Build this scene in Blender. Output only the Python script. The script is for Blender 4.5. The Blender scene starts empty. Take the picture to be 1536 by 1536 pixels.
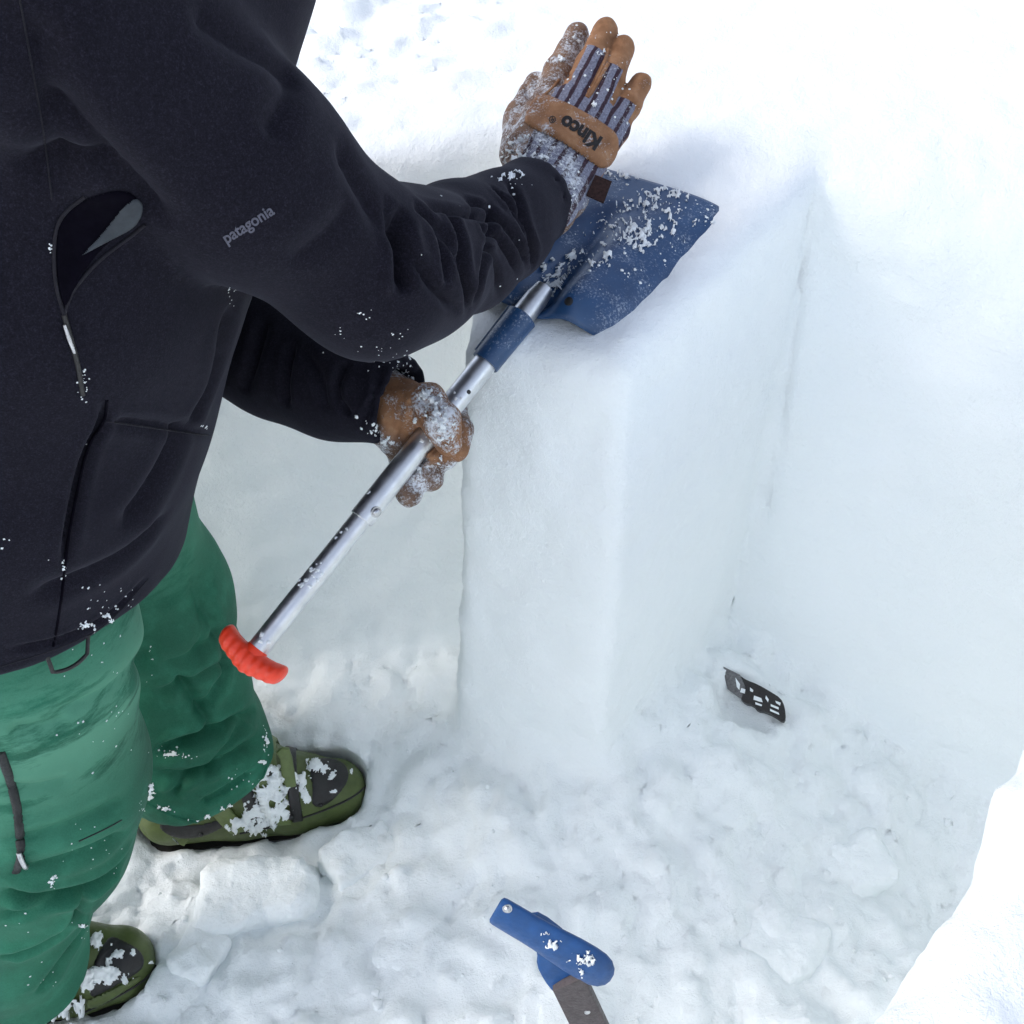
import bpy, bmesh, math, random
import numpy as np
from mathutils import Vector, Matrix
from mathutils.bvhtree import BVHTree

random.seed(7)
SC = bpy.context.scene
COL = SC.collection
R = math.radians

# ------------------------------------------------------------------ camera
PITCH, FPX, CAMZ = 40.0, 1654.0, 1.35
cam_d = bpy.data.cameras.new('camera')
cam = bpy.data.objects.new('camera', cam_d)
COL.objects.link(cam)
cam.location = (0, 0, CAMZ)
cam.rotation_euler = (R(90 - PITCH), 0, 0)
cam_d.sensor_fit = 'HORIZONTAL'
cam_d.sensor_width = 36.0
cam_d.lens = 36.0 * FPX / 1536.0
cam_d.clip_start = 0.02
cam_d.clip_end = 500
SC.camera = cam

# ------------------------------------------------------------------ light
SUN_EL, SUN_AZ = R(40), math.atan2(-0.10, -0.99)      # sun veiled by thin cloud, to the left and a little behind the camera
w = bpy.data.worlds.new('World')
SC.world = w
w.use_nodes = True
nt = w.node_tree
bg = nt.nodes['Background']
sky = nt.nodes.new('ShaderNodeTexSky')
sky.sky_type = 'NISHITA'
sky.sun_disc = False
sky.sun_elevation = SUN_EL
sky.sun_rotation = math.pi / 2 - SUN_AZ
sky.altitude = 2000
sky.air_density = 1.0
sky.dust_density = 6.0
sky.ozone_density = 1.0
hs = nt.nodes.new('ShaderNodeHueSaturation')          # thin high cloud: a paler, whiter sky all over
hs.inputs['Saturation'].default_value = 0.55
nt.links.new(sky.outputs[0], hs.inputs['Color'])
nt.links.new(hs.outputs[0], bg.inputs[0])
bg.inputs[1].default_value = 0.15
sd = bpy.data.lights.new('sun', 'SUN')
sd.energy = 0.5
sd.angle = R(20)
sd.color = (1.0, 0.97, 0.93)
sun = bpy.data.objects.new('sun', sd)
COL.objects.link(sun)
sdir = Vector((math.cos(SUN_EL) * math.cos(SUN_AZ), math.cos(SUN_EL) * math.sin(SUN_AZ), math.sin(SUN_EL)))
sun.rotation_euler = sdir.to_track_quat('Z', 'Y').to_euler()
sun.location = sdir * 10
SC.view_settings.view_transform = 'Standard'
SC.view_settings.look = 'None'
SC.view_settings.gamma = 1.0
SC.view_settings.exposure = 1.17
SC.render.engine = 'CYCLES'
SC.cycles.max_bounces = 12
SC.cycles.diffuse_bounces = 9
SC.cycles.use_denoising = True

# ------------------------------------------------------------------ camera maths (real distances d in metres)
SP, CP = math.sin(R(PITCH)), math.cos(R(PITCH))


def V(px, py, d):
    x = (px - 768) / FPX * d
    v = -(py - 768) / FPX * d
    return np.array([x, d * CP + v * SP, CAMZ - d * SP + v * CP])


def onz(px, py, z):
    q = V(px, py, 1.0) - np.array([0, 0, CAMZ])
    return V(px, py, (z - CAMZ) / q[2])


# ------------------------------------------------------------------ noise
_rng = np.random.default_rng(3)
_perm = _rng.permutation(256).astype(np.int64)
_perm = np.concatenate([_perm, _perm, _perm])
_grad = _rng.normal(size=(256, 3))
_grad = (_grad / np.linalg.norm(_grad, axis=1, keepdims=True)).astype(np.float32)


def noise(P):
    P = np.asarray(P, dtype=np.float32)
    I = np.floor(P).astype(np.int64)
    F = P - I
    U = F * F * F * (F * (F * 6 - 15) + 10)
    I &= 255
    out = 0
    for cx in (0, 1):
        wx = U[:, 0] if cx else 1 - U[:, 0]
        hx = _perm[(I[:, 0] + cx) & 255]
        for cy in (0, 1):
            wy = U[:, 1] if cy else 1 - U[:, 1]
            hy = _perm[hx + ((I[:, 1] + cy) & 255)]
            for cz in (0, 1):
                wz = U[:, 2] if cz else 1 - U[:, 2]
                g = _grad[_perm[hy + ((I[:, 2] + cz) & 255)]]
                dd = g[:, 0] * (F[:, 0] - cx) + g[:, 1] * (F[:, 1] - cy) + g[:, 2] * (F[:, 2] - cz)
                out = out + wx * wy * wz * dd
    return out * 1.6


def fbm(P, oct=4, gain=.5, lac=2.1):
    a, s, o = 1.0, 0.0, np.asarray(P, dtype=np.float32)
    for i in range(oct):
        s = s + a * noise(o + 17.3 * i)
        a *= gain
        o = o * lac
    return s


def billow(P, oct=4, gain=.5, lac=2.1):
    a, s, o = 1.0, 0.0, np.asarray(P, dtype=np.float32)
    for i in range(oct):
        s = s + a * (np.abs(noise(o + 11.7 * i)) * 2 - .6)
        a *= gain
        o = o * lac
    return s


# ------------------------------------------------------------------ distance fields
def smin(a, b, k):
    h = np.clip(.5 + .5 * (b - a) / k, 0, 1)
    return b + (a - b) * h - k * h * (1 - h)


def smax(a, b, k):
    return -smin(-a, -b, k)


def cone(P, a, b, ra, rb):
    a = np.asarray(a, dtype=np.float32)
    b = np.asarray(b, dtype=np.float32)
    ab = b - a
    t = np.clip(((P - a) @ ab) / max(float(ab @ ab), 1e-9), 0, 1)
    q = P - a - t[:, None] * ab
    return np.sqrt((q * q).sum(1)) - (ra + (rb - ra) * t)


def chain(P, pts, rads, k=.01):
    d = None
    for i in range(len(pts) - 1):
        c = cone(P, pts[i], pts[i + 1], rads[i], rads[i + 1])
        d = c if d is None else smin(d, c, k)
    return d


def squash(P, c, n, s):
    n = np.asarray(n, dtype=np.float32)
    n = n / np.linalg.norm(n)
    q = P - np.asarray(c, dtype=np.float32)
    return P + (s - 1) * (q @ n)[:, None] * n


def rbox(P, c, half, r, M=None):
    q = P - np.asarray(c, dtype=np.float32)
    if M is not None:
        q = q @ np.asarray(M, dtype=np.float32)      # columns of M are the box axes
    q = np.abs(q) - (np.asarray(half, dtype=np.float32) - r)
    return np.sqrt((np.maximum(q, 0) ** 2).sum(1)) + np.minimum(q.max(1), 0) - r


def surface_nets(f, lo, hi, h, band=.012):
    lo = np.asarray(lo, float)
    hi = np.asarray(hi, float)
    n = np.ceil((hi - lo) / h).astype(int) + 1
    xs = [lo[i] + h * np.arange(n[i]) for i in range(3)]
    K = 4
    nc = (n + K - 2) // K                                   # coarse cells; only those near the surface are refined
    cs = [lo[i] + h * K * (np.arange(nc[i]) + .5) for i in range(3)]
    C = np.stack([g.ravel() for g in np.meshgrid(*cs, indexing='ij')], 1).astype(np.float32)
    Fc = np.concatenate([f(C[i:i + 400000]) for i in range(0, len(C), 400000)]).reshape(nc)
    F = np.repeat(np.repeat(np.repeat(Fc, K, 0), K, 1), K, 2)
    pad = [(0, max(0, n[i] - F.shape[i])) for i in range(3)]
    F = np.pad(F, pad, mode='edge')[:n[0], :n[1], :n[2]].astype(np.float32)
    A = np.abs(Fc) < h * K * 1.15 + band
    A = np.repeat(np.repeat(np.repeat(A, K, 0), K, 1), K, 2)
    A = np.pad(A, pad, mode='edge')[:n[0], :n[1], :n[2]].copy()
    for ax in range(3):
        B = A.copy()
        s0 = [slice(None)] * 3
        s1 = [slice(None)] * 3
        s0[ax] = slice(1, None)
        s1[ax] = slice(0, -1)
        B[tuple(s0)] |= A[tuple(s1)]
        A = B
    W = np.argwhere(A)
    vals = np.empty(len(W), dtype=np.float32)
    for i in range(0, len(W), 300000):
        vals[i:i + 300000] = f((lo + W[i:i + 300000] * h).astype(np.float32))
    F[A] = vals
    S = F < 0
    c = np.zeros(n - 1, dtype=np.int8)
    for dx in (0, 1):
        for dy in (0, 1):
            for dz in (0, 1):
                c += S[dx:n[0] - 1 + dx, dy:n[1] - 1 + dy, dz:n[2] - 1 + dz]
    act = (c > 0) & (c < 8)
    idx = np.full(n - 1, -1, dtype=np.int64)
    I = np.argwhere(act)
    idx[act] = np.arange(len(I))
    pos = np.zeros((len(I), 3))
    cnt = np.zeros(len(I))
    cor = [(a, b, d) for a in (0, 1) for b in (0, 1) for d in (0, 1)]
    for p in cor:
        for ax in range(3):
            if p[ax]:
                continue
            q = list(p)
            q[ax] = 1
            fa = F[I[:, 0] + p[0], I[:, 1] + p[1], I[:, 2] + p[2]]
            fb = F[I[:, 0] + q[0], I[:, 1] + q[1], I[:, 2] + q[2]]
            m = (fa < 0) != (fb < 0)
            t = np.where(m, fa / np.where(m, fa - fb, 1), 0)
            pt = np.array(p, float)[None, :].repeat(len(I), 0)
            pt[:, ax] = t
            pos[m] += pt[m]
            cnt[m] += 1
    verts = lo + (I + pos / cnt[:, None]) * h
    faces = []
    for ax in range(3):
        sl0 = [slice(None)] * 3
        sl1 = [slice(None)] * 3
        sl0[ax] = slice(0, n[ax] - 1)
        sl1[ax] = slice(1, n[ax])
        cr = S[tuple(sl0)] != S[tuple(sl1)]
        E = np.argwhere(cr)
        u, v = (ax + 1) % 3, (ax + 2) % 3
        ok = (E[:, u] > 0) & (E[:, v] > 0) & (E[:, u] < n[u] - 1) & (E[:, v] < n[v] - 1)
        E = E[ok]
        q = []
        for du, dv in ((-1, -1), (0, -1), (0, 0), (-1, 0)):
            e = E.copy()
            e[:, u] += du
            e[:, v] += dv
            q.append(idx[e[:, 0], e[:, 1], e[:, 2]])
        q = np.stack(q, 1)
        flip = ~S[E[:, 0], E[:, 1], E[:, 2]]
        q[flip] = q[flip][:, ::-1]
        faces.append(q)
    return verts, np.concatenate(faces)


# ------------------------------------------------------------------ mesh helpers
def to_mesh(name, verts, faces, smooth=True):
    me = bpy.data.meshes.new(name)
    verts = np.ascontiguousarray(verts, dtype=np.float32)
    if isinstance(faces, np.ndarray):
        k = faces.shape[1]
        me.vertices.add(len(verts))
        me.vertices.foreach_set('co', verts.ravel())
        me.loops.add(faces.size)
        me.loops.foreach_set('vertex_index', faces.astype(np.int32).ravel())
        me.polygons.add(len(faces))
        me.polygons.foreach_set('loop_start', np.arange(0, faces.size, k, dtype=np.int32))
        me.update(calc_edges=True)
        me.validate()
    else:
        me.from_pydata([tuple(map(float, v)) for v in verts], [], faces)
        me.update()
    if smooth:
        me.polygons.foreach_set('use_smooth', np.ones(len(me.polygons), dtype=bool))
    return me


def obj(name, me, mat=None, parent=None, label=None, cat=None, group=None, kind=None):
    o = bpy.data.objects.new(name, me)
    COL.objects.link(o)
    if mat is not None and me is not None:
        me.materials.clear()
        me.materials.append(mat)
    if parent is not None:
        o.parent = parent
        o.matrix_parent_inverse = parent_mat(parent).inverted()
    for k_, v_ in (('label', label), ('category', cat), ('group', group), ('kind', kind)):
        if v_:
            o[k_] = v_
    return o


def parent_mat(p):
    m = Matrix.LocRotScale(p.location, p.rotation_euler, p.scale)
    if p.parent:
        m = parent_mat(p.parent) @ p.matrix_parent_inverse @ m
    return m


def thing(name, loc, label, cat, group=None):
    o = bpy.data.objects.new(name, None)
    o.empty_display_size = .05
    COL.objects.link(o)
    o.location = loc
    o['label'] = label
    o['category'] = cat
    if group:
        o['group'] = group
    return o


def get_co(me):
    a = np.empty(len(me.vertices) * 3, dtype=np.float32)
    me.vertices.foreach_get('co', a)
    return a.reshape(-1, 3)


def set_co(me, co):
    me.vertices.foreach_set('co', np.ascontiguousarray(co, dtype=np.float32).ravel())
    me.update()


def get_no(me):
    a = np.empty(len(me.vertices) * 3, dtype=np.float32)
    me.vertex_normals.foreach_get('vector', a)
    return a.reshape(-1, 3)


def subdivide(me, lv=1):
    o = bpy.data.objects.new('tmp', me)
    COL.objects.link(o)
    md = o.modifiers.new('s', 'SUBSURF')
    md.levels = lv
    md.render_levels = lv
    dg = bpy.context.evaluated_depsgraph_get()
    m2 = bpy.data.meshes.new_from_object(o.evaluated_get(dg))
    bpy.data.objects.remove(o)
    m2.polygons.foreach_set('use_smooth', np.ones(len(m2.polygons), dtype=bool))
    return m2


def sdf_mesh(name, f, lo, hi, h, sub=0):
    v, q = surface_nets(f, lo, hi, h)
    me = to_mesh(name, v, q)
    return subdivide(me, sub) if sub else me


def bvh_of(*mes):
    vs, fs, off = [], [], 0
    for me in mes:
        co = get_co(me)
        vs += co.tolist()
        n = len(me.polygons)
        tot = np.empty(n, dtype=np.int32)
        me.polygons.foreach_get('loop_total', tot)
        lv = np.empty(len(me.loops), dtype=np.int32)
        me.loops.foreach_get('vertex_index', lv)
        lv = lv + off
        if n and (tot == tot[0]).all():
            fs += lv.reshape(n, tot[0]).tolist()
        else:
            st = np.concatenate([[0], np.cumsum(tot)])
            L = lv.tolist()
            fs += [L[st[i]:st[i + 1]] for i in range(n)]
        off += len(co)
    return BVHTree.FromPolygons(vs, fs)


CAMV = Vector((0, 0, CAMZ))


def cast(bv, px, py):
    d = Vector(V(px, py, 1.0)) - CAMV
    loc, no, _, _ = bv.ray_cast(CAMV, d.normalized())
    return (None, None) if loc is None else (np.array(loc), np.array(no))


def resample(pts, step):
    out = []
    for i in range(len(pts) - 1):
        a, b = np.array(pts[i], float), np.array(pts[i + 1], float)
        n = max(1, int(np.linalg.norm(b - a) / step))
        for j in range(n):
            out.append(a + (b - a) * j / n)
    out.append(np.array(pts[-1], float))
    return out


def smooth_line(pts, it=2):
    """Chaikin corner cutting that keeps both ends"""
    p = [np.array(q, float) for q in pts]
    for _ in range(it):
        o = [p[0]]
        for i in range(len(p) - 1):
            o += [p[i] * .75 + p[i + 1] * .25, p[i] * .25 + p[i + 1] * .75]
        o.append(p[-1])
        p = o
    return p


def line_on(bv, pts, step=6):
    q = [cast(bv, *p) for p in resample(smooth_line(pts), step)]
    q = [(a, b) for a, b in q if a is not None]
    return np.array([a for a, b in q]), np.array([b for a, b in q])


def crease(me, bv, items):
    """press folds into a cloth mesh; item = (line, width m, depth m, ridge factor)"""
    co = get_co(me)
    no = get_no(me)
    disp = np.zeros(len(co))
    for line, wd, dp, rg in items:
        L, LN = line_on(bv, line)
        if len(L) < 2:
            continue
        lo, hi = L.min(0) - 4 * wd, L.max(0) + 4 * wd
        m = np.where(((co > lo) & (co < hi)).all(1))[0]
        if not len(m):
            continue
        P = co[m]
        best = np.full(len(m), 1e9)
        tt = np.zeros(len(m))
        for i in range(len(L) - 1):
            a, b = L[i], L[i + 1]
            ab = b - a
            t = np.clip(((P - a) @ ab) / max(ab @ ab, 1e-12), 0, 1)
            r = np.linalg.norm(P - a - t[:, None] * ab, axis=1)
            u = r < best
            best[u] = r[u]
            tt[u] = ((i + t) / (len(L) - 1))[u]
        env = np.clip(np.minimum(tt, 1 - tt) * 5, 0, 1)
        env = env * env * (3 - 2 * env)
        face = (no[m] @ LN.mean(0)) > -.2
        disp[m] += env * face * dp * (-.45 * np.exp(-(best / wd) ** 2) - .75 * np.exp(-best / (.7 * wd)) + rg * np.exp(-((best - 2 * wd) / (1.1 * wd)) ** 2))
    set_co(me, co + no * disp[:, None])


def tube(pts, r, seg=10, cap=True, closed=False):
    pts = [Vector(p) for p in pts]
    n = len(pts)
    rs = r if hasattr(r, '__len__') else [r] * n
    vs, fs = [], []
    up = Vector((0.13, 0.31, 0.94))
    for i, p in enumerate(pts):
        t = (pts[min(i + 1, n - 1)] - pts[max(i - 1, 0)]).normalized()
        x = t.cross(up).normalized()
        y = t.cross(x).normalized()
        for k in range(seg):
            a = 2 * math.pi * k / seg
            vs.append(p + (x * math.cos(a) + y * math.sin(a)) * rs[i])
    for i in range(n - 1):
        for k in range(seg):
            k2 = (k + 1) % seg
            fs.append((i * seg + k, i * seg + k2, (i + 1) * seg + k2, (i + 1) * seg + k))
    if cap:
        fs.append(tuple(range(seg)))
        fs.append(tuple((n - 1) * seg + k for k in reversed(range(seg))))
    return vs, fs


def join(parts):
    vs, fs = [], []
    for v, f in parts:
        o = len(vs)
        vs += [tuple(map(float, q)) for q in v]
        fs += [tuple(i + o for i in q) for q in f]
    return vs, fs


def fixn(me):
    bm = bmesh.new()
    bm.from_mesh(me)
    bmesh.ops.recalc_face_normals(bm, faces=bm.faces)
    bm.to_mesh(me)
    bm.free()
    return me


def lathe(axis_o, axis_d, prof, seg=32, stretch=None):
    """prof = [(along, radius)]; closed at both ends"""
    o = Vector(axis_o)
    t = Vector(axis_d).normalized()
    x = t.cross(Vector((0, 0, 1))).normalized()
    y = x.cross(t).normalized()
    vs, fs = [], []
    for a, r in prof:
        for k in range(seg):
            an = 2 * math.pi * k / seg
            vs.append(o + t * a + x * r * math.cos(an) + y * r * math.sin(an))
    n = len(prof)
    for i in range(n - 1):
        for k in range(seg):
            k2 = (k + 1) % seg
            fs.append((i * seg + k, i * seg + k2, (i + 1) * seg + k2, (i + 1) * seg + k))
    fs.append(tuple(range(seg)))
    fs.append(tuple((n - 1) * seg + k for k in reversed(range(seg))))
    return vs, fs


def mark_sharp(me, ang=40):
    fixn(me)
    me.polygons.foreach_set('use_smooth', np.ones(len(me.polygons), dtype=bool))
    me.set_sharp_from_angle(angle=R(ang))
    return me


def patch(bv, poly, lift, thick, step=4.0, soft=6.0):
    """a panel lying on a surface: outline in picture units, real thickness, rounded rim"""
    poly = np.array(smooth_line(poly + [poly[0]], 2)[:-1])
    lo, hi = poly.min(0), poly.max(0)
    nx, ny = int((hi[0] - lo[0]) / step) + 2, int((hi[1] - lo[1]) / step) + 2
    gx = lo[0] + np.arange(nx) * step
    gy = lo[1] + np.arange(ny) * step
    GX, GY = np.meshgrid(gx, gy, indexing='ij')
    Q = np.stack([GX.ravel(), GY.ravel()], 1)
    A, B = poly, np.roll(poly, -1, 0)
    ins = np.zeros(len(Q), bool)
    dist = np.full(len(Q), 1e9)
    near = Q.copy()
    for a, b in zip(A, B):
        c = ((a[1] > Q[:, 1]) != (b[1] > Q[:, 1]))
        with np.errstate(divide='ignore', invalid='ignore'):
            xx = (b[0] - a[0]) * (Q[:, 1] - a[1]) / (b[1] - a[1]) + a[0]
        ins ^= c & (Q[:, 0] < xx)
        ab = b - a
        t = np.clip(((Q - a) @ ab) / max(ab @ ab, 1e-9), 0, 1)
        pr = a + t[:, None] * ab
        r = np.linalg.norm(Q - pr, axis=1)
        u = r < dist
        dist[u] = r[u]
        near[u] = pr[u]
    keep = ins | (dist < step * .75)
    Q2 = np.where(ins[:, None], Q, near)
    hgt = np.where(ins, np.clip(dist / soft, 0, 1), 0)
    hgt = np.sqrt(np.clip(1 - (1 - hgt) ** 2, 0, 1))
    vid = np.full(len(Q), -1)
    vs = []
    for i in np.where(keep)[0]:
        l, nn = cast(bv, *Q2[i])
        if l is None:
            continue
        vid[i] = len(vs)
        vs.append(l + nn * (lift + thick * hgt[i]))
    vid = vid.reshape(nx, ny)
    fs = []
    for i in range(nx - 1):
        for j in range(ny - 1):
            q = [vid[i, j], vid[i + 1, j], vid[i + 1, j + 1], vid[i, j + 1]]
            if min(q) >= 0 and np.linalg.norm(vs[q[0]] - vs[q[2]]) < .02 and np.linalg.norm(vs[q[1]] - vs[q[3]]) < .02:
                fs.append(tuple(int(k) for k in q[::-1]))
    return vs, fs


def crust(bv, x0, y0, x1, y1, seed, thr, thick, scale=.05, step=2.5, mask=None, ridge=2, lift=-.0003, up=None):
    """clinging snow: a thin lumpy layer on a surface where a noise field is high"""
    nx, ny = int((x1 - x0) / step) + 1, int((y1 - y0) / step) + 1
    GX, GY = np.meshgrid(x0 + step * np.arange(nx), y0 + step * np.arange(ny), indexing='ij')
    Q = np.stack([GX.ravel(), GY.ravel(), np.full(GX.size, seed * 7.7)], 1)
    nz = fbm(Q * np.array([scale, scale, 1]), 4, .55)
    if mask is not None:
        nz = nz + mask(GX.ravel(), GY.ravel())
    else:
        ex = np.minimum((GX.ravel() - x0) / (x1 - x0), (x1 - GX.ravel()) / (x1 - x0))
        ey = np.minimum((GY.ravel() - y0) / (y1 - y0), (y1 - GY.ravel()) / (y1 - y0))
        nz = nz - .8 * (1 - np.clip(np.minimum(ex, ey) * 5, 0, 1))
    g = nz - thr
    vid = np.full(GX.size, -1)
    vs = []
    lump = noise(Q * np.array([.16, .16, 1]))
    for i in np.where(g > -.05)[0]:
        l, nn = cast(bv, Q[i, 0], Q[i, 1])
        if l is None:
            continue
        if up is not None and nn[2] < up:
            continue
        h = thick * (min(max(g[i], 0) * ridge, 1) ** .6) * (1 + .5 * lump[i])
        if g[i] <= 0:
            h = lift - .001
        vid[i] = len(vs)
        vs.append(l + nn * (lift + h))
    vid = vid.reshape(nx, ny)
    fs = []
    V_ = np.array(vs) if vs else np.zeros((0, 3))
    for i in range(nx - 1):
        for j in range(ny - 1):
            q = [vid[i, j], vid[i + 1, j], vid[i + 1, j + 1], vid[i, j + 1]]
            if min(q) >= 0:
                p = V_[q]
                if np.linalg.norm(p[0] - p[2]) < .02 and np.linalg.norm(p[1] - p[3]) < .02:
                    fs.append(tuple(int(k) for k in q[::-1]))
    return vs, fs


def blob(c, r, seed, flat=1.0, nrm=(0, 0, 1)):
    """an irregular crumb of snow"""
    bm = bmesh.new()
    bmesh.ops.create_icosphere(bm, subdivisions=2, radius=1)
    P = np.array([v.co[:] for v in bm.verts])
    P = P * (1 + .55 * noise(P * 1.3 + seed * 3.1) + .40 * noise(P * 3.1 + seed))[:, None]
    f = [tuple(v.index for v in q.verts) for q in bm.faces]
    bm.free()
    q = Vector(nrm).to_track_quat('Z', 'Y').to_matrix()
    P[:, 2] *= flat
    P = P @ np.array(q).T * r + np.asarray(c)
    return P, f


def text_mesh(s, size=1.0, bold=0.0):
    cu = bpy.data.curves.new('txt', 'FONT')
    cu.body = s
    cu.size = size
    cu.offset = bold
    cu.align_x = 'CENTER'
    cu.align_y = 'CENTER'
    cu.resolution_u = 4
    o = bpy.data.objects.new('txt', cu)
    COL.objects.link(o)
    dg = bpy.context.evaluated_depsgraph_get()
    me = bpy.data.meshes.new_from_object(o.evaluated_get(dg))
    bpy.data.objects.remove(o)
    bm = bmesh.new()
    bm.from_mesh(me)
    bmesh.ops.triangulate(bm, faces=bm.faces)
    bmesh.ops.subdivide_edges(bm, edges=[e for e in bm.edges if e.calc_length() > size * .12], cuts=2)
    bmesh.ops.triangulate(bm, faces=bm.faces)
    v = np.array([q.co[:] for q in bm.verts])
    f = [tuple(a.index for a in q.verts) for q in bm.faces]
    bm.free()
    return v, f


def print_on(bv, s, c, xdir, h, lift, bold=0.0, squeeze=1.0):
    """flat lettering lying on a surface; c centre, xdir reading direction, h letter height (picture units)"""
    v, f = text_mesh(s, 1.0, bold)
    x = np.array(xdir, float)
    x /= np.linalg.norm(x)
    y = np.array([x[1], -x[0]])
    vs, bad = [], set()
    for i, p in enumerate(v):
        q = np.array(c) + x * p[0] * h * squeeze + y * p[1] * h
        l, n = cast(bv, *q)
        if l is None:
            bad.add(i)
            vs.append((0, 0, 0))
        else:
            vs.append(l + n * lift)
    return vs, [q for q in f if not bad & set(q)]

# ------------------------------------------------------------------ materials
class NB:
    """small node builder"""
    def __init__(s, name):
        s.m = bpy.data.materials.new(name)
        s.m.use_nodes = True
        s.t = s.m.node_tree
        s.b = s.t.nodes['Principled BSDF']
        s.tc = s.t.nodes.new('ShaderNodeTexCoord')

    def n(s, kind, **kw):
        x = s.t.nodes.new('ShaderNode' + kind)
        for k, v in kw.items():
            setattr(x, k, v)
        return x

    def link(s, a, b):
        s.t.links.new(a, b)

    def noise(s, scale, detail=4, rough=.55, vec=None):
        x = s.n('TexNoise')
        x.inputs['Scale'].default_value = scale
        x.inputs['Detail'].default_value = detail
        x.inputs['Roughness'].default_value = rough
        s.link(vec if vec is not None else s.tc.outputs['Object'], x.inputs['Vector'])
        return x.outputs['Fac']

    def ramp(s, fac, stops):
        x = s.n('ValToRGB')
        e = x.color_ramp.elements
        while len(e) < len(stops):
            e.new(.5)
        for el, (p, c) in zip(e, stops):
            el.position = p
            el.color = (*c, 1) if hasattr(c, '__len__') else (c, c, c, 1)
        s.link(fac, x.inputs[0])
        return x.outputs[0]

    def mix(s, fac, a, b, mode='MIX'):
        x = s.n('Mix', data_type='RGBA', blend_type=mode)
        for sock, v in ((x.inputs[0], fac), (x.inputs[6], a), (x.inputs[7], b)):
            if hasattr(v, 'is_linked') or hasattr(v, 'links'):
                s.link(v, sock)
            elif hasattr(v, '__len__'):
                sock.default_value = (*v, 1)
            else:
                sock.default_value = v
        return x.outputs[2]

    def math(s, op, a, b=0.0):
        x = s.n('Math', operation=op)
        for sock, v in ((x.inputs[0], a), (x.inputs[1], b)):
            if hasattr(v, 'links'):
                s.link(v, sock)
            else:
                sock.default_value = v
        return x.outputs[0]

    def bump(s, h, strength, dist, prev=None):
        x = s.n('Bump')
        x.inputs['Strength'].default_value = strength
        x.inputs['Distance'].default_value = dist
        s.link(h, x.inputs['Height'])
        if prev is not None:
            s.link(prev, x.inputs['Normal'])
        return x.outputs[0]

    def out(s, col=None, rough=None, nrm=None, **kw):
        def put(sock, v):
            if hasattr(v, 'links'):
                s.link(v, s.b.inputs[sock])
            elif hasattr(v, '__len__'):
                s.b.inputs[sock].default_value = (*v, 1)
            else:
                s.b.inputs[sock].default_value = v
        if col is not None:
            put('Base Color', col)
        if rough is not None:
            put('Roughness', rough)
        if nrm is not None:
            s.link(nrm, s.b.inputs['Normal'])
        for k, v in kw.items():
            put(k, v)
        return s.m


def mat_snow(name='snow', bump=1.0, grain=1.0):
    b = NB(name)
    big = b.noise(9, 4)
    col = b.ramp(big, [(.3, (.915, .950, .952)), (.7, (.935, .962, .962))])
    n1 = b.noise(38, 6, .62)
    n2 = b.noise(260, 4, .7)
    n3 = b.noise(900, 2, .6)
    mp = b.n('Mapping')
    mp.inputs['Scale'].default_value = (.10, .10, 1.6)
    b.link(b.tc.outputs['Object'], mp.inputs[0])
    lay = b.noise(42, 5, .65, mp.outputs[0])
    h = b.bump(lay, .22 * bump, .006)
    h = b.bump(n1, .35 * bump, .012, h)
    h = b.bump(n2, .5 * grain, .0026, h)
    h = b.bump(n3, .6 * grain, .0011, h)
    m = b.out(col, .75, h)
    b.b.inputs['Specular IOR Level'].default_value = .25
    return m


def mat_jacket():
    b = NB('jacket_fabric')
    sp = b.noise(900, 2, .9)
    sp2 = b.noise(430, 3, .7)
    sp = b.mix(.4, sp, sp2)
    big = b.noise(7, 3)
    c = b.ramp(sp, [(.36, (.0028, .0027, .0048)), (.52, (.0085, .0078, .0135)), (.66, (.022, .020, .032))])
    c = b.mix(b.math('MULTIPLY', big, .35), c, (.007, .0065, .011))
    wv = b.noise(700, 3, .7)
    wr = b.noise(24, 4, .5)
    h = b.bump(wr, .16, .005)
    h = b.bump(wv, .30, .0007, h)
    m = b.out(c, .88, h)
    b.b.inputs['Specular IOR Level'].default_value = .12
    b.b.inputs['Sheen Weight'].default_value = .06
    b.b.inputs['Sheen Roughness'].default_value = .5
    b.b.inputs['Sheen Tint'].default_value = (.7, .7, .9, 1)
    return m


def mat_pants():
    b = NB('pants_fabric')
    big = b.noise(6.5, 5, .6)
    mid = b.noise(26, 5, .6)
    fine = b.noise(700, 2, .7)
    c = b.ramp(big, [(.30, (.004, .070, .036)), (.52, (.007, .112, .060)), (.70, (.020, .175, .098))])
    c = b.mix(b.math('MULTIPLY', b.ramp(mid, [(.52, 0.0), (.70, 1.0)]), .35), c, (.035, .21, .13))
    c = b.mix(b.ramp(mid, [(.22, .35), (.34, 0.0)]), c, (.004, .05, .034))
    c = b.mix(.12, c, b.ramp(fine, [(.3, 0.0), (.7, (.1, .3, .22))]))
    # worn pale band on the thighs
    at = b.n('Attribute', attribute_name='wear')
    mp = b.n('Mapping')
    mp.inputs['Scale'].default_value = (.55, .55, 2.2)
    b.link(b.tc.outputs['Object'], mp.inputs[0])
    wf = b.math('MULTIPLY', at.outputs['Fac'], b.ramp(b.noise(13, 8, .72, mp.outputs[0]), [(.40, 0.0), (.50, 1.0)]))
    c = b.mix(b.math('MULTIPLY', wf, .85), c, (.10, .30, .195))
    h = b.bump(b.noise(30, 4), .3, .005)
    h = b.bump(fine, .3, .0008, h)
    m = b.out(c, .72, h)
    b.b.inputs['Specular IOR Level'].default_value = .3
    return m


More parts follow.
